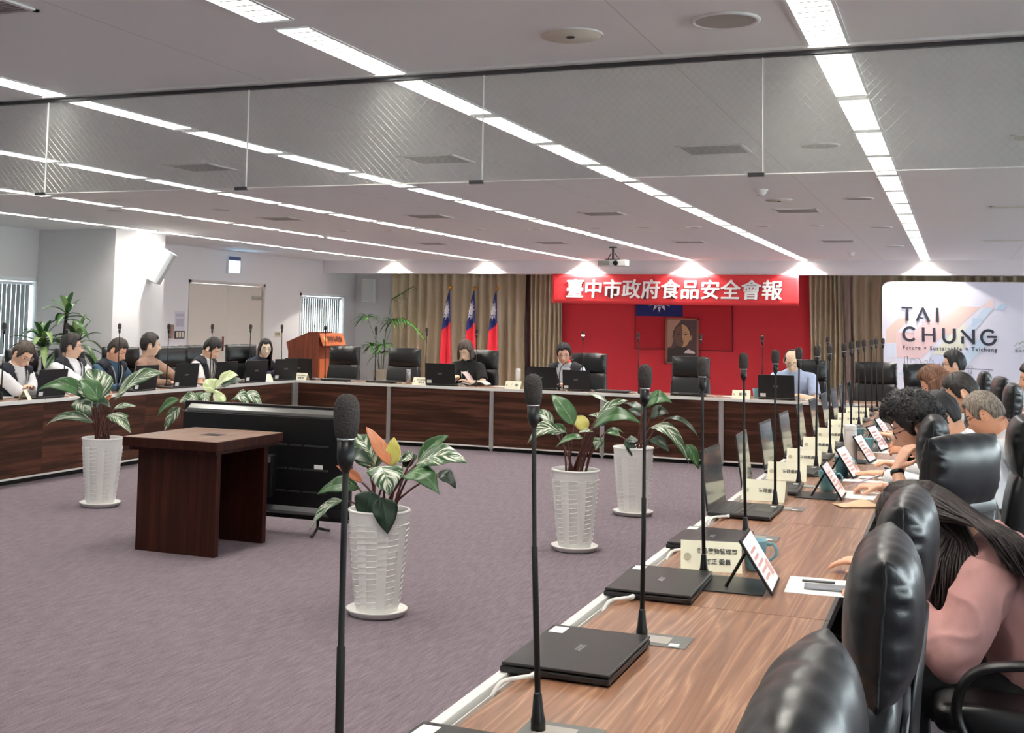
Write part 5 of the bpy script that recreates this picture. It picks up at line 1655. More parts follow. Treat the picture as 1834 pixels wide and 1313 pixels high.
t = thing('corn_plant', (-10.2, 12.0, 0), 0, 'tall strap-leaved green plant before the column at left', 'plant')
MB().lathe([(0.15, 0.0), (0.2, 0.02), (0.23, 0.38), (0.24, 0.42), (0.215, 0.42), (0.2, 0.36), (0.001, 0.35)], 28).build('planter', M['planter'], t, smooth=True)
for (cx_, cy_, cz, n, L) in ((0.16, 0.0, 1.62, 14, 0.42), (-0.12, -0.08, 1.24, 24, 0.6), (0.26, 0.06, 1.22, 22, 0.55)):
    MB().tube([(cx_ * 0.3, cy_ * 0.3, 0.33), (cx_ * 0.7, cy_, cz * 0.6), (cx_, cy_, cz)], [0.028, 0.024, 0.018], n=10).build('cane', M['soil'], t, smooth=True)
    for k in range(n):
        a = 2.4 * k
        el = 1.25 - 1.15 * k / n + rp_.uniform(-0.12, 0.12)
        mb = MB()
        d = Vector((cos(a) * cos(el), sin(a) * cos(el), sin(el)))
        blade(mb, (cx_, cy_, cz - 0.16 + 0.16 * (1 - k / n)), d, L * rp_.uniform(0.75, 1.1) * (0.75 if k < 4 else 1), 0.085, rp_.uniform(0.35, 0.95) * (0.4 if k < 4 else 1), n=9)
        mb.build('leaf', M['corn'] if rp_.random() < 0.8 else M['cornl'], t, smooth=True, solid=0.0012)
# ---------------------------------------------------------------- people
SKIN = {}
def skin(rgb):
    rgb = tuple(min(246, int(v * 1.12 + 6)) for v in rgb)
    if rgb not in SKIN: SKIN[rgb] = mat('skin_%d' % len(SKIN), rgb, 0.5, vary=0.05, vscale=14)
    return SKIN[rgb]
CLOTH = {}
def cloth(name, rgb, rough=0.85):
    if name not in CLOTH: CLOTH[name] = mat(name, rgb, rough, bump=0.25, bscale=22)
    return CLOTH[name]
HAIRM = {}
def hairmat(rgb):
    if rgb not in HAIRM:
        m, nt, b = nmat('hair_%d' % len(HAIRM))
        mp = mapping(nt, (90, 90, 9))
        n = nt.nodes.new('ShaderNodeTexNoise'); n.inputs['Scale'].default_value = 1.5; n.inputs['Detail'].default_value = 4
        nt.links.new(mp.outputs[0], n.inputs['Vector'])
        r = ramp(nt, [(0.3, tuple(v * 0.55 for v in rgb)), (0.7, tuple(min(255, v * 1.5 + 6) for v in rgb))])
        nt.links.new(n.outputs[0], r.inputs[0]); nt.links.new(r.outputs[0], b.inputs['Base Color'])
        bp_ = nt.nodes.new('ShaderNodeBump'); bp_.inputs['Strength'].default_value = 0.6; bp_.inputs['Distance'].default_value = 0.004
        nt.links.new(n.outputs[0], bp_.inputs['Height']); nt.links.new(bp_.outputs[0], b.inputs['Normal'])
        b.inputs['Roughness'].default_value = 0.55
        HAIRM[rgb] = m
    return HAIRM[rgb]
def remesh(mb, voxel, smooth=3):
    """one continuous skin over overlapping closed pieces"""
    me = bpy.data.meshes.new('raw'); me.from_pydata([tuple(p) for p in mb.v], [], mb.f); me.update()
    o = bpy.data.objects.new('raw', me)
    md = o.modifiers.new('r', 'REMESH'); md.mode = 'VOXEL'; md.voxel_size = voxel; md.use_smooth_shade = True
    if smooth:
        sm = o.modifiers.new('s', 'SMOOTH'); sm.factor = 0.5; sm.iterations = smooth
    r = bake(o)
    bpy.data.objects.remove(o); bpy.data.meshes.remove(me)
    return r
def mesh_obj(name, me, m, parent):
    me.name = name
    me.materials.clear(); me.materials.append(m)
    me.polygons.foreach_set('use_smooth', [True] * len(me.polygons))
    o = bpy.data.objects.new(name, me); COL.objects.link(o); o.parent = parent
    return o
def g1(x, s): return exp(-(x / s) ** 2)
def head_pos(a, el, face=True):
    ce = max(0.0, cos(el)) ** 0.86; se = sin(el)
    x = 0.075 * sin(a) * ce; y = 0.095 * cos(a) * ce; z = 0.118 * se
    if z < 0:
        k = -z / 0.118
        x *= 1 - 0.30 * k ** 1.6
        if y > 0: y = y * (1 - 0.10 * k) + 0.020 * k * max(0, cos(a))
        else: y *= 1 - 0.42 * k
    if face and y > 0:
        f = max(0.0, cos(a))
        y += 0.033 * g1(x, 0.0135) * (g1(z + 0.031, 0.015) + 0.45 * g1(z + 0.004, 0.022))
        y -= 0.009 * g1(abs(x) - 0.031, 0.015) * g1(z - 0.010, 0.012)
        y += 0.0045 * g1(z - 0.031, 0.009) * g1(x, 0.05)
        y += 0.0065 * g1(x, 0.02) * (g1(z + 0.064, 0.007) + g1(z + 0.077, 0.007))
        y -= 0.003 * g1(x, 0.022) * g1(z + 0.0705, 0.003)
        y += 0.006 * g1(x, 0.022) * g1(z + 0.102, 0.013)
        y += 0.004 * g1(abs(x) - 0.045, 0.018) * g1(z + 0.02, 0.02)
    return Vector((x, y, z))
def face_pt(x, z, off=0.0):
    e = math.asin(max(-1, min(1, z / 0.118)))
    k = max(0, -z / 0.118)
    sa = x / (0.075 * max(1e-4, cos(e)) ** 0.86 * (1 - 0.30 * k ** 1.6))
    p = head_pos(math.asin(max(-1, min(1, sa))), e)
    return Vector((x, p.y + off, z))
def sstep(e0, e1, x):
    t = min(1, max(0, (x - e0) / (e1 - e0))); return t * t * (3 - 2 * t)
def add_hand(mb, W, d, n, right, curl=0.35, spread=0.06, sc=1.0, thumb=0.5):
    d = Vector(d).normalized(); n = Vector(n); n = (n - d * n.dot(d)).normalized()
    l = d.cross(n) * (-1 if right else 1)
    K = W + d * 0.088 * sc
    mb.tube([W - d * 0.015, W + d * 0.02 * sc, W + d * 0.06 * sc, K, K + d * 0.012], [(0.026 * sc, 0.019 * sc), (0.032 * sc, 0.017 * sc), (0.041 * sc, 0.0155 * sc), (0.041 * sc, 0.013 * sc), (0.036 * sc, 0.009 * sc)], n=14, side=l)
    for k, (off, ln) in enumerate(((0.0315, 0.072), (0.0105, 0.08), (-0.0105, 0.074), (-0.0315, 0.058))):
        p = K + l * off * sc - d * 0.006
        ang = spread * (1.5 - k)
        fd = (d * cos(ang) + l * sin(ang))
        bend = curl * (1 + 0.12 * k)
        pts = [p]; rr = [0.0095 * sc]
        cum = bend * 0.6
        for j, part in enumerate((0.45, 0.32, 0.23)):
            dirv = fd * cos(cum) - n * sin(cum)
            pts.append(pts[-1] + dirv * ln * part * sc); rr.append((0.0088, 0.0078, 0.0055)[j] * sc)
            cum += bend
        mb.tube(pts, rr, n=9)
    tb = W + d * 0.022 * sc + l * 0.026 * sc - n * 0.006
    td = (d * (1 - thumb) + l * thumb - n * 0.25).normalized()
    t2 = (d * 0.8 + l * 0.15 - n * 0.3).normalized()
    mb.tube([tb - td * 0.012, tb + td * 0.03 * sc, tb + td * 0.048 * sc + t2 * 0.0, tb + td * 0.048 * sc + t2 * 0.03 * sc], [0.013 * sc, 0.0115 * sc, 0.0105 * sc, 0.007 * sc], n=9)
def ik(S_, W, hint, l1, l2):
    v = W - S_; d = v.length
    if d > (l1 + l2) * 0.995: W = S_ + v * ((l1 + l2) * 0.995 / d); v = W - S_; d = v.length
    a = (l1 * l1 - l2 * l2 + d * d) / (2 * d)
    h = sqrt(max(0, l1 * l1 - a * a))
    u = v / d
    hh = Vector(hint); hh = (hh - u * hh.dot(u)).normalized()
    return S_ + u * a + hh * h, W
def person(head, rz, label, lean=None, nod=20, yaw=0, roll=0, twist=0, sk=(214, 164, 134), hair='short', hair_rgb=(34, 28, 26), shirt=('shirt_white', (248, 248, 250)), sleeve='long',
           vest=None, vest_badge=False, piping=True, wr=((0.13, 0.40, 0.80), (-0.13, 0.40, 0.80)), wrw=None, hd=None, hn=None, curl=(0.35, 0.35), glasses=None, size=1.0, voxel=0.006, female=False, lanyard=False, collar=True, watch=None, group=None, eyes=True, hint=None, trousers=('trousers_dark', (38, 38, 44)), hscale=1.03, bag=1.0, neck=None):
    """head = world position of the head centre; wr = wrists right,left in local coordinates (facing +y)"""
    head = Vector(head)
    P0 = Vector((0, -0.02, 0.535))
    T1 = 0.52 * size
    def frame(L):
        pts = []; p = P0.copy(); n = 12; ds = T1 / n; dirs = []
        for i in range(n + 1):
            a = L * (0.65 + 0.75 * i / n)
            dv = Vector((0, sin(a), cos(a))); pts.append(p.copy()); dirs.append(dv)
            p = p + dv * ds
        a = L * 1.15 + radians(nod) * 0.3 if neck is None else radians(neck)
        nk = Vector((0, sin(a), cos(a)))
        H = pts[-1] + nk * (0.128 * size) + Vector((0, 0.026, 0))
        return pts, dirs, nk, H
    if lean is None:
        lo, hi = 0.0, 1.35
        for _ in range(30):
            mid = (lo + hi) / 2
            if frame(mid)[3].z > head.z: lo = mid
            else: hi = mid
        L = lo
    else: L = radians(lean)
    sp, dirs, nk, H = frame(L)
    dz = head.z - H.z
    Rz = Matrix.Rotation(rz, 3, 'Z')
    off = Rz @ Vector((H.x, H.y, 0))
    if abs(dz) > 0.001:
        P0 = P0 + Vector((0, 0, dz)); sp, dirs, nk, H = frame(L)
    t = thing('person', (head.x - off.x, head.y - off.y, 0), rz, label, 'person', group)
    if wrw:
        o_ = Vector((head.x - off.x, head.y - off.y, 0))
        wr = [(Rz.inverted() @ (Vector(q) - o_)) for q in wrw]
    tw = Matrix.Rotation(radians(twist), 3, 'Z')
    wS = (0.168 if female else 0.195) * size
    def at(s):
        f = s / T1 * 12; i = min(11, max(0, int(f))); q = f - i
        return sp[i].lerp(sp[i + 1], q), dirs[i].lerp(dirs[i + 1], q).normalized()
    def rings(extra, upto=1.0, dn=0.0):
        R_ = [(-0.08, .175, .135), (0.0, .19, .14), (0.12, .182, .132), (0.24, .186, .132), (0.34, .194, .128), (0.425, .190, .114), (0.475, .16, .094), (0.51, .10, .074), (0.54, .064, .062)]
        pts = []; rr = []
        for s, a, b in R_:
            if s > 0.545 * upto: break
            a *= (0.92 if female else 1.0)
            c, d_ = at(max(0, s) * size)
            if s < 0: c = c - d_ * 0.08
            pts.append(c); rr.append((a * size + extra, b * size + extra))
        return pts, rr
    # joints
    cS, dS = at(0.45 * size)
    fw = tw @ Vector((0, 1, 0)); sd = tw @ Vector((1, 0, 0))
    sh = [cS + sd * wS, cS - sd * wS]
    l1, l2 = 0.285 * size, 0.25 * size
    el = []; wrs = []
    for k in (0, 1):
        sg = 1 if k == 0 else -1
        h_ = hint[k] if hint and hint[k] else (sg * 0.7, -0.35, -0.8)
        e, w_ = ik(sh[k], Vector(wr[k]), h_, l1, l2)
        el.append(e); wrs.append(w_)
    # ---- body: one continuous mesh
    mb = MB()
    p_, r_ = rings(-0.012)
    mb.tube(p_, r_, n=24, side=sd)
    Hm = Matrix.Translation(H) @ (Matrix.Rotation(radians(yaw), 4, 'Z') @ Matrix.Rotation(-radians(nod), 4, 'X') @ Matrix.Rotation(radians(roll), 4, 'Y')) @ Matrix.Scale(size * hscale, 4)
    nb = at(0.49 * size)[0]
    mb.tube([nb - nk * 0.03, nb + nk * 0.05, H - nk * 0.02 + (Hm.to_3x3() @ Vector((0, -0.035, -0.03)))], [(0.062, 0.06), (0.054, 0.054), (0.052, 0.055)], n=18, side=sd)
    hm = MB()
    hm.grid(lambda u, v: Hm @ head_pos(2 * pi * u, -pi / 2 * 0.998 + pi * 0.998 * v), 56, 48, wrapu=True)
    n0 = len(hm.v); hm.f.append(list(range(56))[::-1]); hm.mi.append(0); hm.f.append([n0 - 56 + i for i in range(56)]); hm.mi.append(0)
    mb.add(hm.v, hm.f)
    for s in (-1, 1):
        ec = Vector((s * 0.077, -0.006, -0.004))
        R_ = Matrix.Rotation(s * -0.45, 3, 'Z') @ Matrix.Rotation(0.2, 3, 'X')
        pts = [Hm @ (ec + R_ @ Vector((s * 0.004, 0.017 * sin(q), 0.031 * cos(q) * (1 if cos(q) > 0 else 0.85)))) for q in [2 * pi * i / 14 for i in range(15)]]
        mb.tube(pts, 0.0062, n=7)
        mb.ball(Hm @ (ec - Vector((s * 0.006, 0, 0))), 0.013, 10, 8)
        e2 = Hm.to_3x3()
    for k in (0, 1):
        mb.ball(sh[k] - dS * 0.01, 0.043, 14, 10)
        ud = el[k] - sh[k]; fd = wrs[k] - el[k]
        mb.tube([sh[k], sh[k] + ud * 0.35, sh[k] + ud * 0.8, el[k], el[k] + fd * 0.25, el[k] + fd * 0.7, wrs[k]], [0.042, 0.046, 0.041, 0.038, 0.040, 0.031, (0.026, 0.023)], n=14)
        d_ = Vector(hd[k]) if hd and hd[k] else fd.normalized()
        n_ = Vector(hn[k]) if hn and hn[k] else Vector((0, 0, 1))
        add_hand(mb, wrs[k], d_, n_, k == 0, curl[k], sc=0.94 if female else 1.0)
    for s in (-1, 1):
        hp = P0 + Vector((s * 0.09, 0.02, -0.0)); kn = Vector((s * 0.12, 0.42, 0.50 + dz * 0.0)); an = Vector((s * 0.11, 0.40, 0.09))
        mb.tube([hp, hp.lerp(kn, 0.5), kn], [0.085, 0.075, 0.055], n=14); mb.tube([kn, kn.lerp(an, 0.4), an], [0.055, 0.052, 0.036], n=12)
        mb.tube([an + Vector((0, -0.04, -0.04)), an + Vector((0, 0.06, -0.05)), an + Vector((0, 0.14, -0.062))], [(0.035, 0.035), (0.04, 0.03), (0.03, 0.02)], n=10, side=(1, 0, 0))
    mesh_obj('body', remesh(mb, voxel), skin(sk), t)
    # ---- face details
    if eyes:
        for s in (-1, 1):
            e_ = MB().ball(Hm @ face_pt(s * 0.031, 0.0095, -0.0035), 1.0, 12, 8, M=Hm.to_3x3() @ Matrix.Diagonal((0.0135, 0.008, 0.0048)))
            eo = e_.build('eye', M['eye_dark'], t, smooth=True)
            MB().tube([Hm @ face_pt(s * 0.014, 0.029), Hm @ face_pt(s * 0.031, 0.0335), Hm @ face_pt(s * 0.05, 0.029)], [(0.0028, 0.0025), (0.0032, 0.0026), (0.0015, 0.0015)], n=7).build('eyebrow', hairmat((38, 30, 28)), t, smooth=True)
        MB().tube([Hm @ face_pt(q, -0.0705, 0.0004) for q in (-0.02, -0.01, 0.0, 0.01, 0.02)], [0.0012, 0.0034, 0.0036, 0.0034, 0.0012], n=7).build('lips', M['lips'], t, smooth=True)
    # ---- hair
    rnd = random.Random(label)
    seed = rnd.uniform(0, 50)
    fz, sz_, bz, th, top = {'short': (0.56, 0.08, -0.42, 0.013, 0.012), 'grey': (0.62, 0.10, -0.40, 0.012, 0.010), 'neat': (0.58, 0.06, -0.46, 0.014, 0.018), 'curly': (0.46, 0.05, -0.45, 0.024, 0.026),
                            'balding': (0.86, 0.16, -0.40, 0.012, -0.002), 'long': (0.60, 0.0, -0.62, 0.016, 0.012), 'bob': (0.52, -0.1, -0.6, 0.017, 0.014), 'drape': (0.60, -0.3, -0.7, 0.014, 0.014)}[hair]
    def hp_(u, v):
        a = 2 * pi * u; e_ = -pi / 2 * 0.998 + pi * 0.998 * v
        p = head_pos(a, e_, False)
        aa = a if a <= pi else 2 * pi - a
        zz = sin(e_)
        if aa < 0.75: zl = fz - 0.05 * sin(a * 5 + seed) - 0.04 * sin(a * 17 + seed)
        elif aa < 1.35: zl = fz + (sz_ - 0.30 - fz) * sstep(0.75, 1.35, aa)
        elif aa < 1.75: zl = sz_ - 0.30 + 0.42 * sstep(1.35, 1.6, aa)
        elif aa < 2.2: zl = sz_ + 0.12 + (bz - sz_ - 0.12) * sstep(1.75, 2.2, aa)
        else: zl = bz
        m_ = sstep(zl - 0.03, zl + 0.12, zz)
        nn = noise.noise(Vector((a * 3.5, zz * 2.2, seed))) + 0.5 * noise.noise(Vector((a * 11, zz * 4, seed)))
        k = th + top * max(0, zz) + 0.006 * nn
        if hair == 'curly': k += 0.012 * noise.noise(p * 38) + 0.016 * max(0, cos(a)) * max(0, zz - 0.2)
        if hair == 'balding' and zz > 0.5 and aa < 2.0: m_ *= 0.0
        nrm = Vector((p.x / 0.0056, p.y / 0.009, p.z / 0.0139)).normalized()
        return Hm @ (p + nrm * (-0.012 * (1 - m_) + k * m_))
    hb = MB(); hb.grid(hp_, 72, 56, wrapu=True)
    n0 = len(hb.v); hb.f.append([n0 - 72 + i for i in range(72)]); hb.mi.append(0)
    if hair == 'curly':
        for k in range(1900):
            a = rnd.uniform(0, 2 * pi); e_ = rnd.uniform(-0.25, 1.5)
            aa = a if a <= pi else 2 * pi - a
            if aa < 1.4 and sin(e_) < 0.62: continue
            if aa >= 1.4 and aa < 1.9 and sin(e_) < 0.2: continue
            p = head_pos(a, e_, False); nrm = Vector((p.x / 0.0056, p.y / 0.009, p.z / 0.0139)).normalized()
            tg = nrm.cross(Vector((rnd.uniform(-1, 1), rnd.uniform(-1, 1), rnd.uniform(-1, 1)))).normalized()
            b2 = nrm.cross(tg); b0 = p + nrm * (0.016 + 0.018 * max(0, sin(e_)) + 0.012 * max(0, cos(a)))
            pts = [Hm @ (b0 + tg * (0.011 * cos(q * 2.2)) + b2 * (0.011 * sin(q * 2.2)) + nrm * (0.006 * q * rnd.uniform(0.4, 1.3))) for q in (0, 0.5, 1.0, 1.5, 2.0, 2.5)]
            hb.tube(pts, [0.0045, 0.0052, 0.0055, 0.0052, 0.0046, 0.0030], n=6)
    ho = hb.build('hair', hairmat(hair_rgb), t, smooth=True)
    if hair in ('long', 'bob'):
        ln = 0.30 if hair == 'long' else 0.13
        def lh(u, v):
            a = 1.25 + (2 * pi - 2.5) * u
            p = head_pos(a, 0.35 - 0.5 * min(1, v * 3), False)
            k = 0.018 + 0.010 * v + 0.004 * sin(u * 40 + 3 * v)
            q = Vector((p.x * (1 + k / 0.08) , p.y * (1 + k / 0.09), 0.04))
            hw_ = Hm @ q
            dn = Vector((0, 0, -1)) * ln * v * (1 + 0.10 * sin(u * 25))
            bow = (nk * -0.0)
            return hw_ + dn + Vector((0, -0.02 * v, 0))
        lb = MB(); lb.grid(lh, 60, 14); lb.build('hair_length', hairmat(hair_rgb), ho, smooth=True, solid=0.014)
    # ---- spectacles
    if glasses:
        gm = M[glasses]
        g_ = MB()
        for s in (-1, 1):
            lp = [Hm @ Vector((s * 0.033 + 0.0255 * math.copysign(abs(cos(q)) ** 0.7, cos(q)), 0.103 - 0.006 * abs(s * 0.033 + 0.0255 * cos(q)) / 0.058, 0.006 + 0.018 * math.copysign(abs(sin(q)) ** 0.7, sin(q)))) for q in [2 * pi * i / 20 for i in range(21)]]
            g_.tube(lp, 0.0019 if glasses == 'black' else 0.0013, n=6, cap=False)
            g_.tube([Hm @ Vector((s * 0.058, 0.097, 0.012)), Hm @ Vector((s * 0.072, 0.085, 0.012)), Hm @ Vector((s * 0.080, 0.0, 0.012)), Hm @ Vector((s * 0.079, -0.012, 0.0))], 0.0019 if glasses == 'black' else 0.0013, n=6)
        g_.tube([Hm @ Vector((-0.008, 0.104, 0.010)), Hm @ Vector((0, 0.106, 0.012)), Hm @ Vector((0.008, 0.104, 0.010))], 0.0016, n=6)
        go = g_.build('spectacles', gm, t, smooth=True)
        for s in (-1, 1):
            MB().prism([(s * 0.033 + 0.024 * cos(q), 0.006 + 0.0165 * sin(q)) for q in [2 * pi * i / 18 for i in range(18)]], 1, 0.1, 0.1008).build('lens', M['lens'], go, M=Hm)
    # ---- clothes
    sb = MB()
    p_, r_ = rings(0.004 + 0.05 * (bag - 1))
    r_[-1] = (r_[-1][0] + 0.004, r_[-1][1] + 0.004)
    sb.tube(p_, r_, n=28, side=sd)
    for k in (0, 1):
        ud = el[k] - sh[k]; fd = wrs[k] - el[k]
        sb.tube([cS + (sh[k] - cS) * 0.35 + dS * 0.0, sh[k] - dS * 0.006], [(0.075, 0.065), 0.058], n=16)
        sb.ball(sh[k] - dS * 0.008, 0.06 if not female else 0.054, 16, 12)
        if sleeve == 'long':
            sb.tube([sh[k], sh[k] + ud * 0.3, sh[k] + ud * 0.75, el[k], el[k] + fd * 0.12, el[k] + fd * 0.6, el[k] + fd * 0.93], [q * bag for q in (0.058, 0.064, 0.062, 0.060, 0.058, 0.050, 0.040)], n=16)
            sb.ball(el[k], 0.058 * bag, 12, 8)
        else:
            q = {'short': 0.78, 'elbow': 1.0}[sleeve]
            sb.tube([sh[k], sh[k] + ud * 0.3, sh[k] + ud * q], [0.058, 0.066, 0.069], n=16)
    sm_ = remesh(sb, 0.0085, 9)
    nn_ = len(sm_.vertices)
    co = [0.0] * (3 * nn_); no = [0.0] * (3 * nn_)
    sm_.vertices.foreach_get('co', co); sm_.vertices.foreach_get('normal', no)
    for i in range(nn_):
        q = Vector(co[3 * i:3 * i + 3])
        rg = 1 - abs(noise.noise(q * 9 + Vector((seed, 3, 0)))) * 2.2
        dd = 0.004 * noise.noise(q * 14 + Vector((seed, 0, 0))) + 0.003 * noise.noise(Vector((q.x * 30, q.y * 30, q.z * 9 + seed))) + 0.004 * bag ** 3 * max(0, rg) ** 3
        for j in range(3): co[3 * i + j] += no[3 * i + j] * dd
    sm_.vertices.foreach_set('co', co); sm_.update()
    so = mesh_obj('shirt', sm_, cloth(*shirt), t)
    if collar:
        c0, d0 = at(0.519 * size)
        U = sd; Wd = d0.cross(U)
        pts = []
        for i in range(25):
            q = 2 * pi * i / 24 + pi / 2
            dip = max(0, -sin(q)) if False else 0
            fr_ = (U * cos(q) * 0.064 + (-Wd if Wd.y > 0 else Wd) * -0.0 + (Wd if Wd.y > 0 else -Wd) * sin(q) * 0.060)
            pts.append(c0 + fr_ + d0 * (0.012 - 0.030 * max(0, sin(q)) ** 2))
        MB().tube(pts, [(0.019, 0.006)] * 25, n=8, side=d0, cap=False).build('collar', cloth(*shirt), so, smooth=True)
    if vest:
        vb = MB()
        p_, r_ = rings(0.026, 0.95)
        r_[-1] = (0.10 * size, 0.085 * size)
        vb.tube(p_, r_, n=28, side=sd)
        for k in (0, 1):
            vb.tube([cS + (sh[k] - cS) * 0.4 + dS * 0.03, sh[k] + (el[k] - sh[k]) * 0.10 + dS * 0.012], [0.086, 0.076], n=16)
        vm = remesh(vb, 0.009, 4)
        from mathutils.bvhtree import BVHTree
        tree = BVHTree.FromPolygons([v_.co.copy() for v_ in vm.vertices], [tuple(p.vertices) for p in vm.polygons])
        bm = bmesh.new(); bm.from_mesh(vm)
        kill = []
        for f in bm.faces:
            q = f.calc_center_median() - P0
            s = (q - Vector((0, q.y * 0.0, 0))).dot(dirs[6])
            fwd = dirs[6].cross(Vector((-1, 0, 0)))
            if fwd.y < 0: fwd = -fwd
            if q.dot(fwd) > 0.02 and s > 0.24 * size:
                if abs(q.x) < 0.006 + 0.062 * (s / size - 0.24) / 0.22: kill.append(f)
            if s > 0.49 * size and abs(q.x) < 0.075: kill.append(f)
        bmesh.ops.delete(bm, geom=list(set(kill)), context='FACES')
        bm.to_mesh(vm); bm.free()
        vo = mesh_obj('vest', vm, cloth(*vest), t)
        if piping:
            # pale piping along the collar, laid on the vest surface
            fwd = dirs[6].cross(Vector((-1, 0, 0)))
            if fwd.y < 0: fwd = -fwd
            for s_ in (-1, 1):
                pts = []
                for i in range(12):
                    s = 0.232 + 0.262 * i / 11
                    x = (0.010 + 0.066 * max(0, (s - 0.24)) / 0.22) * s_
                    hit = tree.ray_cast(P0 + dirs[6] * (s * size) + Vector((x, 0, 0)) + fwd * 0.6, -fwd)
                    if hit[0] is not None and (not pts or (hit[0] - pts[-1]).length < 0.06): pts.append(hit[0] + fwd * 0.002)
                if len(pts) > 2: MB().tube(pts, 0.0055, n=6).build('piping', M['piping'], vo, smooth=True)
            c, d_ = at(0.12 * size); c2, _ = at(0.236 * size)
            MB().tube([c + fwd * (0.143 * size), c2 + fwd * 0.146 * size], 0.004, n=6).build('zip', M['piping'], vo)
        if vest_badge:
            fwd = dirs[6].cross(Vector((-1, 0, 0)))
            if fwd.y < 0: fwd = -fwd
            c, d_ = at(0.27 * size)
            q = c + Vector((-0.095, 0, 0)) + fwd * 0.128
            MB().box(-0.028, 0.028, -0.006, 0.006, -0.006, 0.008, M=Matrix.Translation(q)).build('badge_print', M['paper'], vo)
            MB().box(-0.028, 0.028, -0.006, 0.006, -0.006, 0.008, M=Matrix.Translation(q - d_ * 0.03)).build('badge_print', M['paper'], vo)
    if lanyard:
        fwd = dirs[6].cross(Vector((-1, 0, 0)))
        if fwd.y < 0: fwd = -fwd
        c1, _ = at(0.47 * size); c2, _ = at(0.36 * size); c3, d3 = at(0.18 * size)
        q3 = c3 + fwd * 0.16
        g_ = MB()
        for s in (-1, 1):
            g_.tube([c1 + Vector((s * 0.055, 0, 0)) + fwd * 0.075, c2 + Vector((s * 0.035, 0, 0)) + fwd * 0.142, q3], 0.0035, n=6)
        lo_ = g_.build('lanyard', M['piping'], t)
        MB().box(-0.03, 0.03, -0.002, 0.002, -0.09, 0.0, M=Matrix.Translation(q3)).build('name_badge', M['tan'], lo_)
    if watch is not None:
        for k, m_ in watch:
            fd = (wrs[k] - el[k]).normalized()
            c = wrs[k] - fd * 0.02
            u_ = fd.orthogonal().normalized(); w2 = fd.cross(u_)
            ring = [c + u_ * 0.029 * cos(q) + w2 * 0.029 * sin(q) for q in [2 * pi * i / 18 for i in range(19)]]
            wo = MB().tube(ring, [(0.010, 0.003)] * 19, n=8, side=fd, cap=False).build('watch_strap', M['black'], t, smooth=True)
            if m_:
                up = Vector((0, -0.3, 1)); up = (up - fd * up.dot(fd)).normalized()
                Mx = Matrix.Translation(c + up * 0.03) @ Matrix((up.cross(fd), fd, up)).transposed().to_4x4()
                MB().box(-0.017, 0.017, -0.02, 0.02, -0.004, 0.007, M=Mx).build('watch_case', M['black'], wo, bev=0.003)
    # trousers and shoes
    tb = MB()
    hb0 = P0 + Vector((0, 0, -0.0))
    tb.ball(hb0 + Vector((0, 0.0, 0.0)), (0.185 * size, 0.14, 0.10), 20, 12)
    for s in (-1, 1):
        hp = P0 + Vector((s * 0.09, 0.02, 0)); kn = Vector((s * 0.12, 0.42, 0.505)); an = Vector((s * 0.11, 0.40, 0.10))
        tb.tube([hp, hp.lerp(kn, 0.5), kn], [0.098, 0.088, 0.072], n=16); tb.ball(kn, 0.07, 14, 10); tb.tube([kn, kn.lerp(an, 0.4), an], [0.070, 0.066, 0.055], n=14)
    mesh_obj('trousers', remesh(tb, 0.014, 3), cloth(*trousers), t)
    for s in (-1, 1):
        an = Vector((s * 0.11, 0.40, 0.09))
        MB().tube([an + Vector((0, -0.055, -0.045)), an + Vector((0, 0.0, -0.03)), an + Vector((0, 0.08, -0.045)), an + Vector((0, 0.17, -0.06))], [(0.036, 0.04), (0.045, 0.055), (0.048, 0.042), (0.034, 0.026)], n=12, side=(1, 0, 0)).build('shoe', M['black'], t, smooth=True)
    return t, Hm, H
M['eye_dark'] = mat('eye_dark', (40, 30, 28), 0.2)
M['lips'] = mat('lips', (176, 106, 96), 0.5)
M['piping'] = mat('piping_grey', (206, 208, 210), 0.6)
M['metal_frame'] = mat('spectacle_metal', (150, 150, 150), 0.25, 0.9)

NAVY = ('vest_navy', (36, 38, 48)); WHITE = ('shirt_white', (248, 248, 250))
GLP, GFP, GRP = 'people along the left tables', 'people behind the front tables', 'people along the right tables'
P = person
# --- left row, facing +X
LZ = -pi / 2
P((-8.36, 9.38, 1.155), LZ, 'grey-haired man in white shirt and navy vest, arms crossed, at left frame edge', nod=38, yaw=-5, hair='short', hair_rgb=(70, 60, 54), vest=NAVY, glasses='metal_frame',
  wr=((-0.05, 0.46, 0.82), (0.10, 0.40, 0.85)), hd=((-0.9, 0.2, -0.25), (0.85, 0.4, 0.2)), curl=(0.25, 0.3), sk=(220, 172, 146))
P((-8.50, 10.25, 1.205), LZ, 'man in white sleeves and navy vest looking right, hands folded on table', nod=2, yaw=38, hair='neat', hair_rgb=(30, 26, 26), vest=NAVY, vest_badge=True, glasses='metal_frame',
  wr=((0.10, 0.46, 0.80), (-0.06, 0.44, 0.80)), hd=((-0.7, 0.5, -0.1), (0.7, 0.5, -0.1)), curl=(0.4, 0.4), sk=(222, 176, 150))
P((-8.40, 10.87, 1.165), LZ, 'man in navy vest over blue shirt looking down at his papers', nod=30, yaw=14, hair='short', hair_rgb=(44, 36, 32), vest=NAVY, shirt=('shirt_blue', (58, 86, 110)),
  wr=((0.08, 0.42, 0.80), (-0.14, 0.40, 0.80)), sk=(214, 160, 132))
P((-8.52, 11.62, 1.205), LZ, 'man in brown striped-sleeve sweater looking right', nod=0, yaw=45, hair='neat', hair_rgb=(36, 30, 28), shirt=('sweater_brown', (146, 116, 100)), collar=False, glasses='metal_frame',
  wr=((0.12, 0.42, 0.80), (-0.12, 0.42, 0.80)), sk=(224, 182, 156), twist=15)
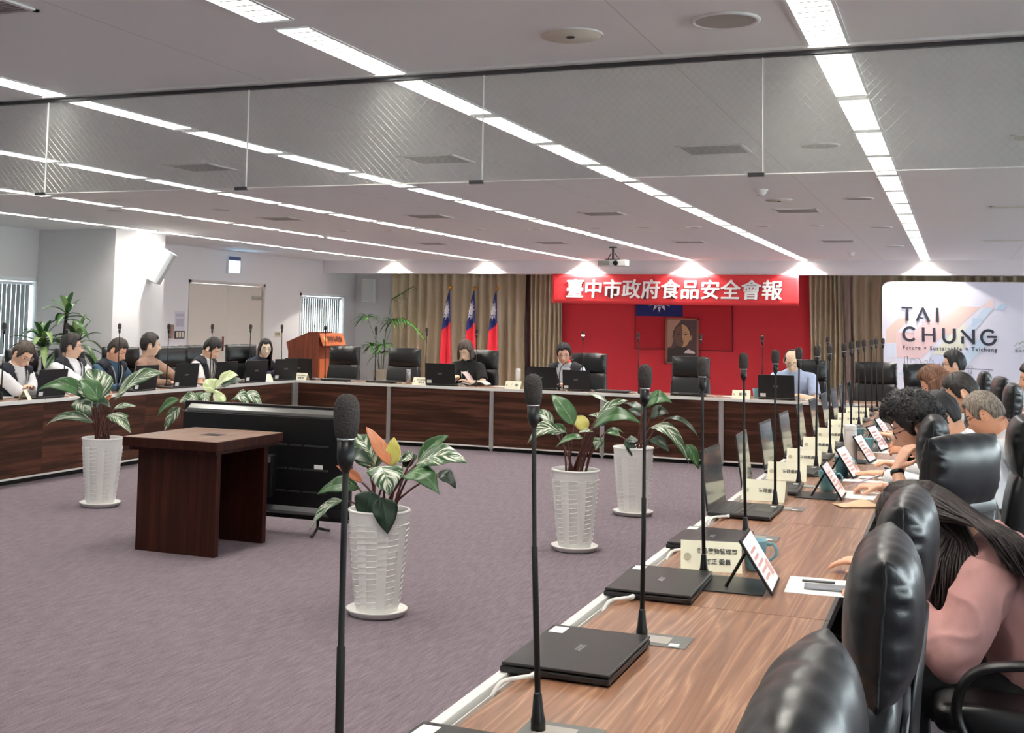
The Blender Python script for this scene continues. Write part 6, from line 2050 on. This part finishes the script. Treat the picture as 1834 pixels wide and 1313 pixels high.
P((-8.42, 12.72, 1.155), LZ, 'man in white shirt and navy vest with lanyard, head bent over papers', nod=36, yaw=10, hair='neat', hair_rgb=(24, 22, 24), vest=NAVY, lanyard=True, sleeve='short',
  wr=((0.12, 0.42, 0.79), (-0.14, 0.42, 0.79)), sk=(222, 176, 150), twist=8)
P((-8.50, 14.12, 1.13), LZ, 'woman with long dark hair in navy jacket facing the camera', nod=4, yaw=-48, hair='long', hair_rgb=(30, 24, 24), shirt=('jacket_navy', (30, 36, 54)), female=True, size=0.95, glasses='metal_frame',
  wr=((0.02, 0.36, 0.83), (-0.10, 0.40, 0.80)), curl=(0.9, 0.4), sk=(232, 194, 172), twist=-25)
# --- front row, facing -Y
P((-5.80, 14.56, 1.175), pi, 'person in black leafing through an open book at the front table', nod=30, yaw=-8, hair='bob', hair_rgb=(72, 60, 54), shirt=('top_black', (28, 28, 30)), sleeve='short', glasses='metal_frame', female=True,
  wr=((-0.02, 0.40, 0.86), (-0.16, 0.38, 0.80)), hd=((0.7, 0.4, 0.1), (0.75, 0.2, 0.2)), sk=(226, 186, 162), lanyard=True, collar=False, twist=6)
P((-4.50, 14.58, 1.165), pi, 'man in dark vest and white sleeves speaking into the bent microphone', nod=12, yaw=12, hair='neat', hair_rgb=(28, 26, 28), vest=('vest_charcoal', (50, 50, 54)), shirt=('shirt_pale', (214, 220, 232)), glasses='metal_frame', lanyard=True,
  wr=((0.12, 0.40, 0.80), (-0.14, 0.40, 0.80)), sk=(204, 156, 132))
P((-1.755, 14.55, 1.175), pi, 'balding man in pale blue short-sleeved shirt behind an open laptop', nod=30, yaw=6, hair='balding', hair_rgb=(36, 32, 34), shirt=('shirt_pale_blue', (176, 192, 222)), sleeve='short', glasses='metal_frame', size=1.04,
  wr=((0.10, 0.40, 0.795), (-0.10, 0.42, 0.795)), hd=((-0.8, 0.4, 0), (0.8, 0.4, 0)), sk=(228, 186, 160))
# --- right row, facing -X
RZ_ = pi / 2
GRC = GR
for x, y, rz, l in ((-0.455, 1.46, RZ_, 'empty black armchair at the bottom right corner, nearest the camera'),
                    (-0.415, 2.42, RZ_ + 0.03, 'empty black armchair with creased headrest, second from the camera'),
                    (-0.40, 3.12, RZ_ - 0.03, 'empty black armchair in front of the long-haired woman in pink'),
                    (0.17, 4.06, RZ_, 'black armchair of the long-haired woman in pink'),
                    (-0.24, 5.06, radians(60), 'black armchair turned with its back to the camera, beyond the woman in pink'),
                    (-0.39, 5.9, RZ_, 'empty black armchair before the curly-haired man'),
                    (-0.02, 6.12, RZ_, 'black armchair of the curly-haired man, at the right frame edge'),
                    (0.2, 7.15, RZ_, 'black armchair of the short-haired man in white'),
                    (0.36, 7.95, RZ_, 'black armchair of the grey-haired man in white'),
                    (-0.35, 9.05, RZ_, 'black armchair top between the brown-haired and dark-haired heads'),
                    (0.085, 9.9, RZ_, 'black armchair at right before the striped sleeve, nearer of two'),
                    (0.045, 11.2, RZ_ + 0.1, 'black armchair at right before the backdrop, behind another armchair'),
                    (-0.055, 12.5, RZ_, 'black armchair standing alone before the backdrop at right'),
                    (-0.2, 14.4, pi + 0.6, 'black armchair turned behind the man with glasses at the far end'),
                    (0.62, 10.75, RZ_, 'black armchair of the person in striped sleeves')):
    chair(x, y, rz, l, GRC)

P((-0.175, 6.2, 1.11), RZ_, 'curly-haired man with black spectacles resting his chin on his hand', lean=20, nod=26, hair='curly', hair_rgb=(26, 24, 25), glasses='black', sleeve='elbow', hscale=1.1, voxel=0.0045, sk=(222, 168, 142),
  wrw=((-0.36, 6.42, 0.795), (-0.265, 6.03, 0.93)), hd=((0, 1, -0.05), (0.15, -0.45, 0.88)), hn=(None, (-0.5, 0.8, 0.3)), curl=(0.75, 0.4), watch=((1, False),), hint=(None, (-0.25, 0.9, -0.9)))
tag(MB().tube([(-0.515, 6.385, 0.785), (-0.40, 6.41, 0.832), (-0.36, 6.42, 0.85)], [0.0015, 0.0042, 0.0042], n=8).build('pen', mat('pen_lilac', (214, 206, 226), 0.4), smooth=True), 'pale lilac pen held over white sheets by the curly-haired man', 'pen')
P((-0.085, 7.12, 1.10), RZ_, 'short-haired man in white shirt stretching a hand with a watch across the table', lean=22, nod=24, yaw=6, hair='short', hair_rgb=(30, 28, 30), sleeve='long', voxel=0.005, sk=(216, 162, 130),
  wrw=((-0.3, 7.35, 0.795), (-0.37, 7.04, 0.79)), hd=(None, (0.18, 1, -0.03)), curl=(0.4, 0.1), watch=((1, True),))
P((0.15, 7.92, 1.07), RZ_, 'grey-haired man in white shirt seen from behind, head bowed', lean=24, nod=30, yaw=-14, hair='grey', hair_rgb=(112, 102, 92), sleeve='long', voxel=0.005, glasses='black', sk=(204, 146, 114), size=1.04,
  wrw=((-0.2, 8.2, 0.80), (-0.27, 7.72, 0.86)), hd=(None, (0.1, 1, 0.1)), hn=(None, (-0.8, 0, 0.6)), curl=(0.3, 0.6))
P((0.03, 8.75, 1.15), RZ_, 'dark-haired person just behind the grey-haired man, only the head top showing', nod=25, hair='short', hair_rgb=(40, 36, 34), shirt=('shirt_grey', (120, 120, 124)))
P((-0.14, 9.5, 1.175), RZ_, 'brown-haired woman bending over the right-hand row', nod=32, hair='long', hair_rgb=(92, 60, 42), shirt=('shirt_cream', (214, 204, 190)), female=True)
P((-0.03, 13.2, 1.215), RZ_, 'man with glasses and white shirt in profile before the backdrop', nod=2, hair='neat', hair_rgb=(30, 27, 28), glasses='black', sk=(220, 172, 146))
P((0.56, 10.7, 1.19), RZ_, 'person in pink-and-white striped sleeves cut by the right frame edge', nod=10, hair='short', shirt=('shirt_striped', (226, 190, 190)))
def stripes(m):
    nt = m.node_tree; b = nt.nodes['Principled BSDF']
    mp = mapping(nt, (1, 1, 1))
    wv = nt.nodes.new('ShaderNodeTexWave'); wv.bands_direction = 'Z'; wv.inputs['Scale'].default_value = 14
    nt.links.new(mp.outputs[0], wv.inputs['Vector'])
    r = ramp(nt, [(0.45, (240, 236, 234)), (0.55, (176, 120, 124))])
    nt.links.new(wv.outputs[0], r.inputs[0]); nt.links.new(r.outputs[0], b.inputs['Base Color'])
stripes(CLOTH['shirt_striped'])

pw, pH, pHc = P((-0.10, 4.17, 0.958), RZ_, 'woman with very long dark hair in a dusty pink sweatshirt, leaning over the table', lean=25, neck=76, nod=52, hair='drape', hair_rgb=(34, 25, 24), shirt=('sweater_pink', (196, 146, 142)), collar=False, female=True, size=1.02, bag=1.22,
  sleeve='long', voxel=0.0055, wrw=((-0.27, 4.36, 0.795), (-0.2, 3.98, 0.79)), hd=((0.1, 1, -0.05), (0.1, 1, -0.05)), curl=(0.3, 0.3), hint=(None, (-0.5, 0.1, -1)), eyes=False, trousers=('trousers_black', (24, 24, 26)))
# her long hair: strands falling in front of the shoulder and over the back
rh = random.Random(5)
o_ = Vector(pw.location); Ri = Matrix.Rotation(-RZ_, 3, 'Z')
def toloc(q): return Ri @ (Vector(q) - o_)
hs = MB()
for k in range(1100):
    back = rh.random() < 0.55
    a = rh.uniform(-pi * 1.1, -0.7)                     # head-local azimuth: left side round to the back
    e0 = rh.uniform(0.75, 1.35)
    if back: a = rh.uniform(-pi * 1.25, -1.6)
    p0 = pH @ (head_pos(a + rh.uniform(-0.3, 0.3), e0, False) * 1.12)
    p1 = pH @ (head_pos(a, 0.35, False) * 1.24)
    p2 = pH @ (head_pos(a, -0.35, False) * 1.26)
    if back:
        u = rh.random()
        m_ = toloc((0.0 + 0.09 * u, 3.97 + 0.12 * rh.random(), 1.035 - 0.02 * u))
        e1 = toloc((0.06 + 0.12 * u + rh.uniform(-.012, .012), 3.91 + 0.10 * rh.random(), 0.985 - 0.03 * u))
        e2 = toloc((0.12 + 0.14 * u + rh.uniform(-.015, .015), 3.88 + 0.13 * rh.random(), 0.90 - 0.09 * u))
        pts = [p0, p1, m_.lerp(p2, 0.35), e1, e2]
    else:
        u = rh.random()
        e1 = toloc((-0.17 + 0.23 * u, 3.965 + 0.09 * rh.random(), 0.86))
        e2 = toloc((-0.17 + 0.20 * u + rh.uniform(-.02, .02), 3.95 + 0.09 * rh.random(), 0.70 - 0.06 * rh.random()))
        pts = [p0, p1, p2.lerp(e1, 0.25), e1, e2]
    # smooth the polyline
    fine = []
    for i in range(len(pts) - 1):
        q0 = pts[max(i - 1, 0)]; q1 = pts[i]; q2 = pts[i + 1]; q3 = pts[min(i + 2, len(pts) - 1)]
        for j in range(4):
            s = j / 4
            fine.append(0.5 * ((2 * q1) + (q2 - q0) * s + (2 * q0 - 5 * q1 + 4 * q2 - q3) * s * s + (3 * q1 - q0 - 3 * q2 + q3) * s ** 3))
    fine.append(pts[-1])
    fine = fine[:len(fine) - rh.choice((0, 0, 0, 1, 1, 2, 3))]
    n_ = len(fine)
    hs.tube(fine, [(0.0052 * (1 - 0.8 * (i / (n_ - 1)) ** 2) + 0.0003, 0.0026 * (1 - 0.8 * (i / (n_ - 1)) ** 2) + 0.0003) for i in range(n_)], n=5)
hpar = [c for c in pw.children if c.name.startswith('hair')][0]
hs.build('hair_length', hairmat((34, 25, 24)), hpar, smooth=True)
bpy.data.scenes.remove(TMP)
